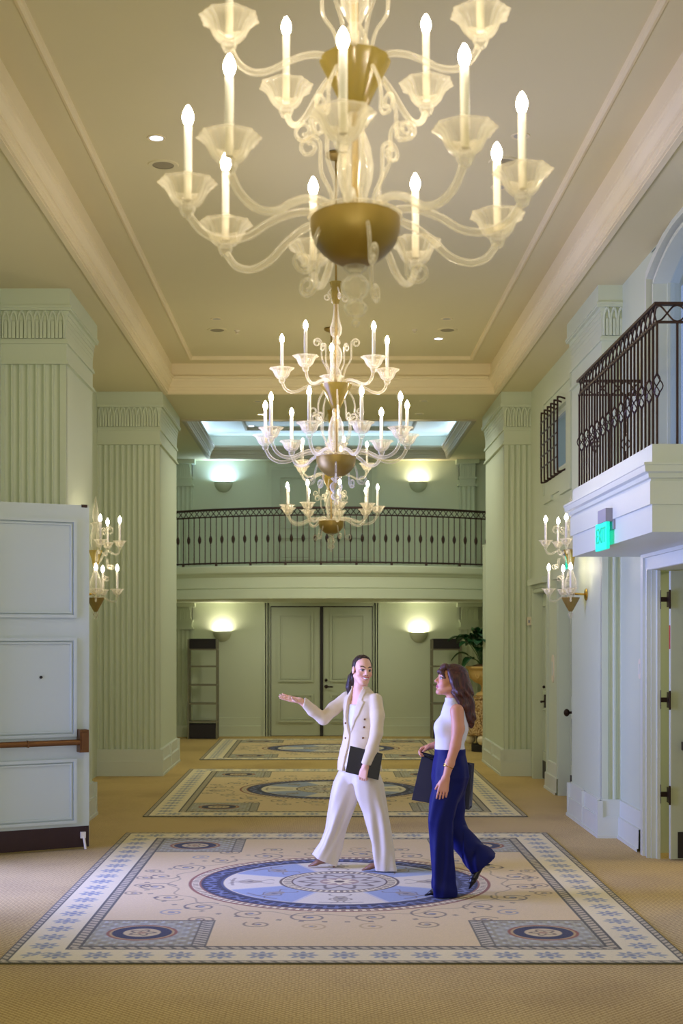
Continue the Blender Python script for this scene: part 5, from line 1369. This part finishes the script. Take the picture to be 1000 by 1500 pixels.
# big navy paper bag carried on the far side
bg_ = thing('tote_bag', 'large dark navy paper bag carried on the far side of the woman in navy trousers', 'bag', (o2[0]+.0, o2[1]+.2, .63))
TB = Matrix.Translation((o2[0]-.012, o2[1]+.29, .635)) @ Matrix.Rotation(R(-14), 4, 'Z') @ Matrix.Rotation(R(8), 4, 'Y')
def bagpt(u, w, z):   # u along the long side, w across, z up; the mouth is narrower
    f = 1-.12*z/.33; return TB @ Vector((u*f, w*(1-.25*z/.33), z))
hu, hw, hz = .215, .085, .33
b = MB(); c8 = {(i, j, k): bagpt(i*hu, j*hw, k*hz) for i in (-1, 1) for j in (-1, 1) for k in (0, 1)}
b.add([c8[(-1, -1, 0)], c8[(1, -1, 0)], c8[(1, 1, 0)], c8[(-1, 1, 0)]], [(0, 3, 2, 1)])
for a_, b_ in (((-1, -1), (1, -1)), ((1, 1), (-1, 1))):
    b.add([c8[(*a_, 0)], c8[(*b_, 0)], c8[(*b_, 1)], c8[(*a_, 1)]], [(0, 1, 2, 3)])
mb_ = b.build('panel_front_back', M['bag'], bg_); mb_.name = 'body_panel'
md = mb_.modifiers.new('thick', 'SOLIDIFY'); md.thickness = .004
for i in (-1, 1):
    b = MB(); m0, m1 = bagpt(i*hu*.99, 0, .02), bagpt(i*hu*.86, 0, hz)
    b.add([c8[(i, -1, 0)], m0, m1, c8[(i, -1, 1)], c8[(i, 1, 0)], c8[(i, 1, 1)]], [(0, 1, 2, 3), (1, 4, 5, 2)])
    g_ = b.build('gusset', M['bag'], bg_); md = g_.modifiers.new('thick', 'SOLIDIFY'); md.thickness = .004
kn = Vector((o2[0]+FW[0]+FD[0]*.085, o2[1]+FW[1]+FD[1]*.085+.0, FW[2]+FD[2]*.085-.012))
for j in (-1, 1):
    b = MB(); p0, p1 = bagpt(-.12, j*hw, hz-.01), bagpt(.04, j*hw, hz-.01)
    b.tube(bez([p0, p0.lerp(kn, .7)+Vector((-.012, 0, 0)), kn+Vector((-.01, 0, 0)), kn+Vector((.012, 0, 0)), p1.lerp(kn, .7)+Vector((.012, 0, 0)), p1], 5), .0055, 6); b.build('handle', M['bag'], bg_, True)

w1.location.z = .0095; w2.location.z = .0095
# ================================================================ LIGHT AND CAMERA
def area(name, loc, rot, sx, sy, power, color, spread=180):
    l = bpy.data.lights.new(name, 'AREA'); l.shape = 'RECTANGLE'; l.size = sx; l.size_y = sy; l.energy = power; l.color = color; l.spread = R(spread)
    o = bpy.data.objects.new(name, l); COL.objects.link(o); o.location = loc; o.rotation_euler = rot
    return o
# daylight through the open doorway on the left
area('doorway_daylight', (XL-.2, 10.25, 1.6), (0, R(-90), 0), 3.0, 2.0, 165, (.33, .38, 1.0), 115)
# broad fill light added behind the viewer, with no window there
area('rear_fill', (0, -4.7, 2.6), (R(90), 0, 0), 5.5, 4.6, 205, (1, .94, .76))
# cove lamps of the small back tray
for loc, rot, a, c in (((CX-2.25, 23, 5.42), (0, R(-140), 0), .08, 4.2), ((CX+2.2, 23, 5.42), (0, R(140), 0), .08, 4.2), ((CX, 25.28, 5.42), (R(140), 0, R(180)), 4.2, .08), ((CX, 20.74, 5.42), (R(140), 0, 0), 4.2, .08)):
    area('cove_lamp', loc, rot, a, c, 12, (.5, .7, 1))
# recessed lamps of the ceiling beam in front of the balcony, plus unseen fill lamps added under it
for x, y, z, e in ((-.93, 19.2, 5.15, 15), (-.9, 20.2, 5.15, 15), (1.38, 19.2, 5.15, 15), (1.28, 20.2, 5.15, 15), (-1.0, 24.3, 2.48, 5), (1.0, 24.3, 2.48, 5)):
    area('beam_and_fill_lamp', (x, y, z), (R(20), 0, 0), .14, .14, e, (1, .95, .8), 150)
# neighbouring room lamp
area('side_room_lamp', (4.6, 11.5, 2.85), (0, 0, 0), .6, .6, 34, (1, .86, .62))
w = bpy.data.worlds.new('evening_sky'); scene.world = w; w.use_nodes = True
bg = w.node_tree.nodes['Background']; bg.inputs['Color'].default_value = (.36, .5, .85, 1); bg.inputs['Strength'].default_value = .55

cam = bpy.data.cameras.new('camera'); co = bpy.data.objects.new('camera', cam); COL.objects.link(co); scene.camera = co
co.location = (0, 0, 1.9); co.rotation_euler = (R(90), 0, 0)
cam.sensor_fit = 'HORIZONTAL'; cam.sensor_width = 24; cam.lens = 48; cam.shift_x = .026; cam.shift_y = .18
cam.clip_start = .05; cam.clip_end = 200
cam.dof.use_dof = True; cam.dof.focus_distance = 11.0; cam.dof.aperture_fstop = 3.6
vs = scene.view_settings; vs.view_transform = 'Standard'; vs.look = 'None'; vs.gamma = 1; vs.use_curve_mapping = False; vs.exposure = 0.2
scene.cycles.max_bounces = 8; scene.cycles.diffuse_bounces = 4; scene.cycles.transparent_max_bounces = 24
scene.cycles.sample_clamp_indirect = 4; scene.cycles.use_denoising = True; scene.cycles.caustics_reflective = False; scene.cycles.caustics_refractive = False
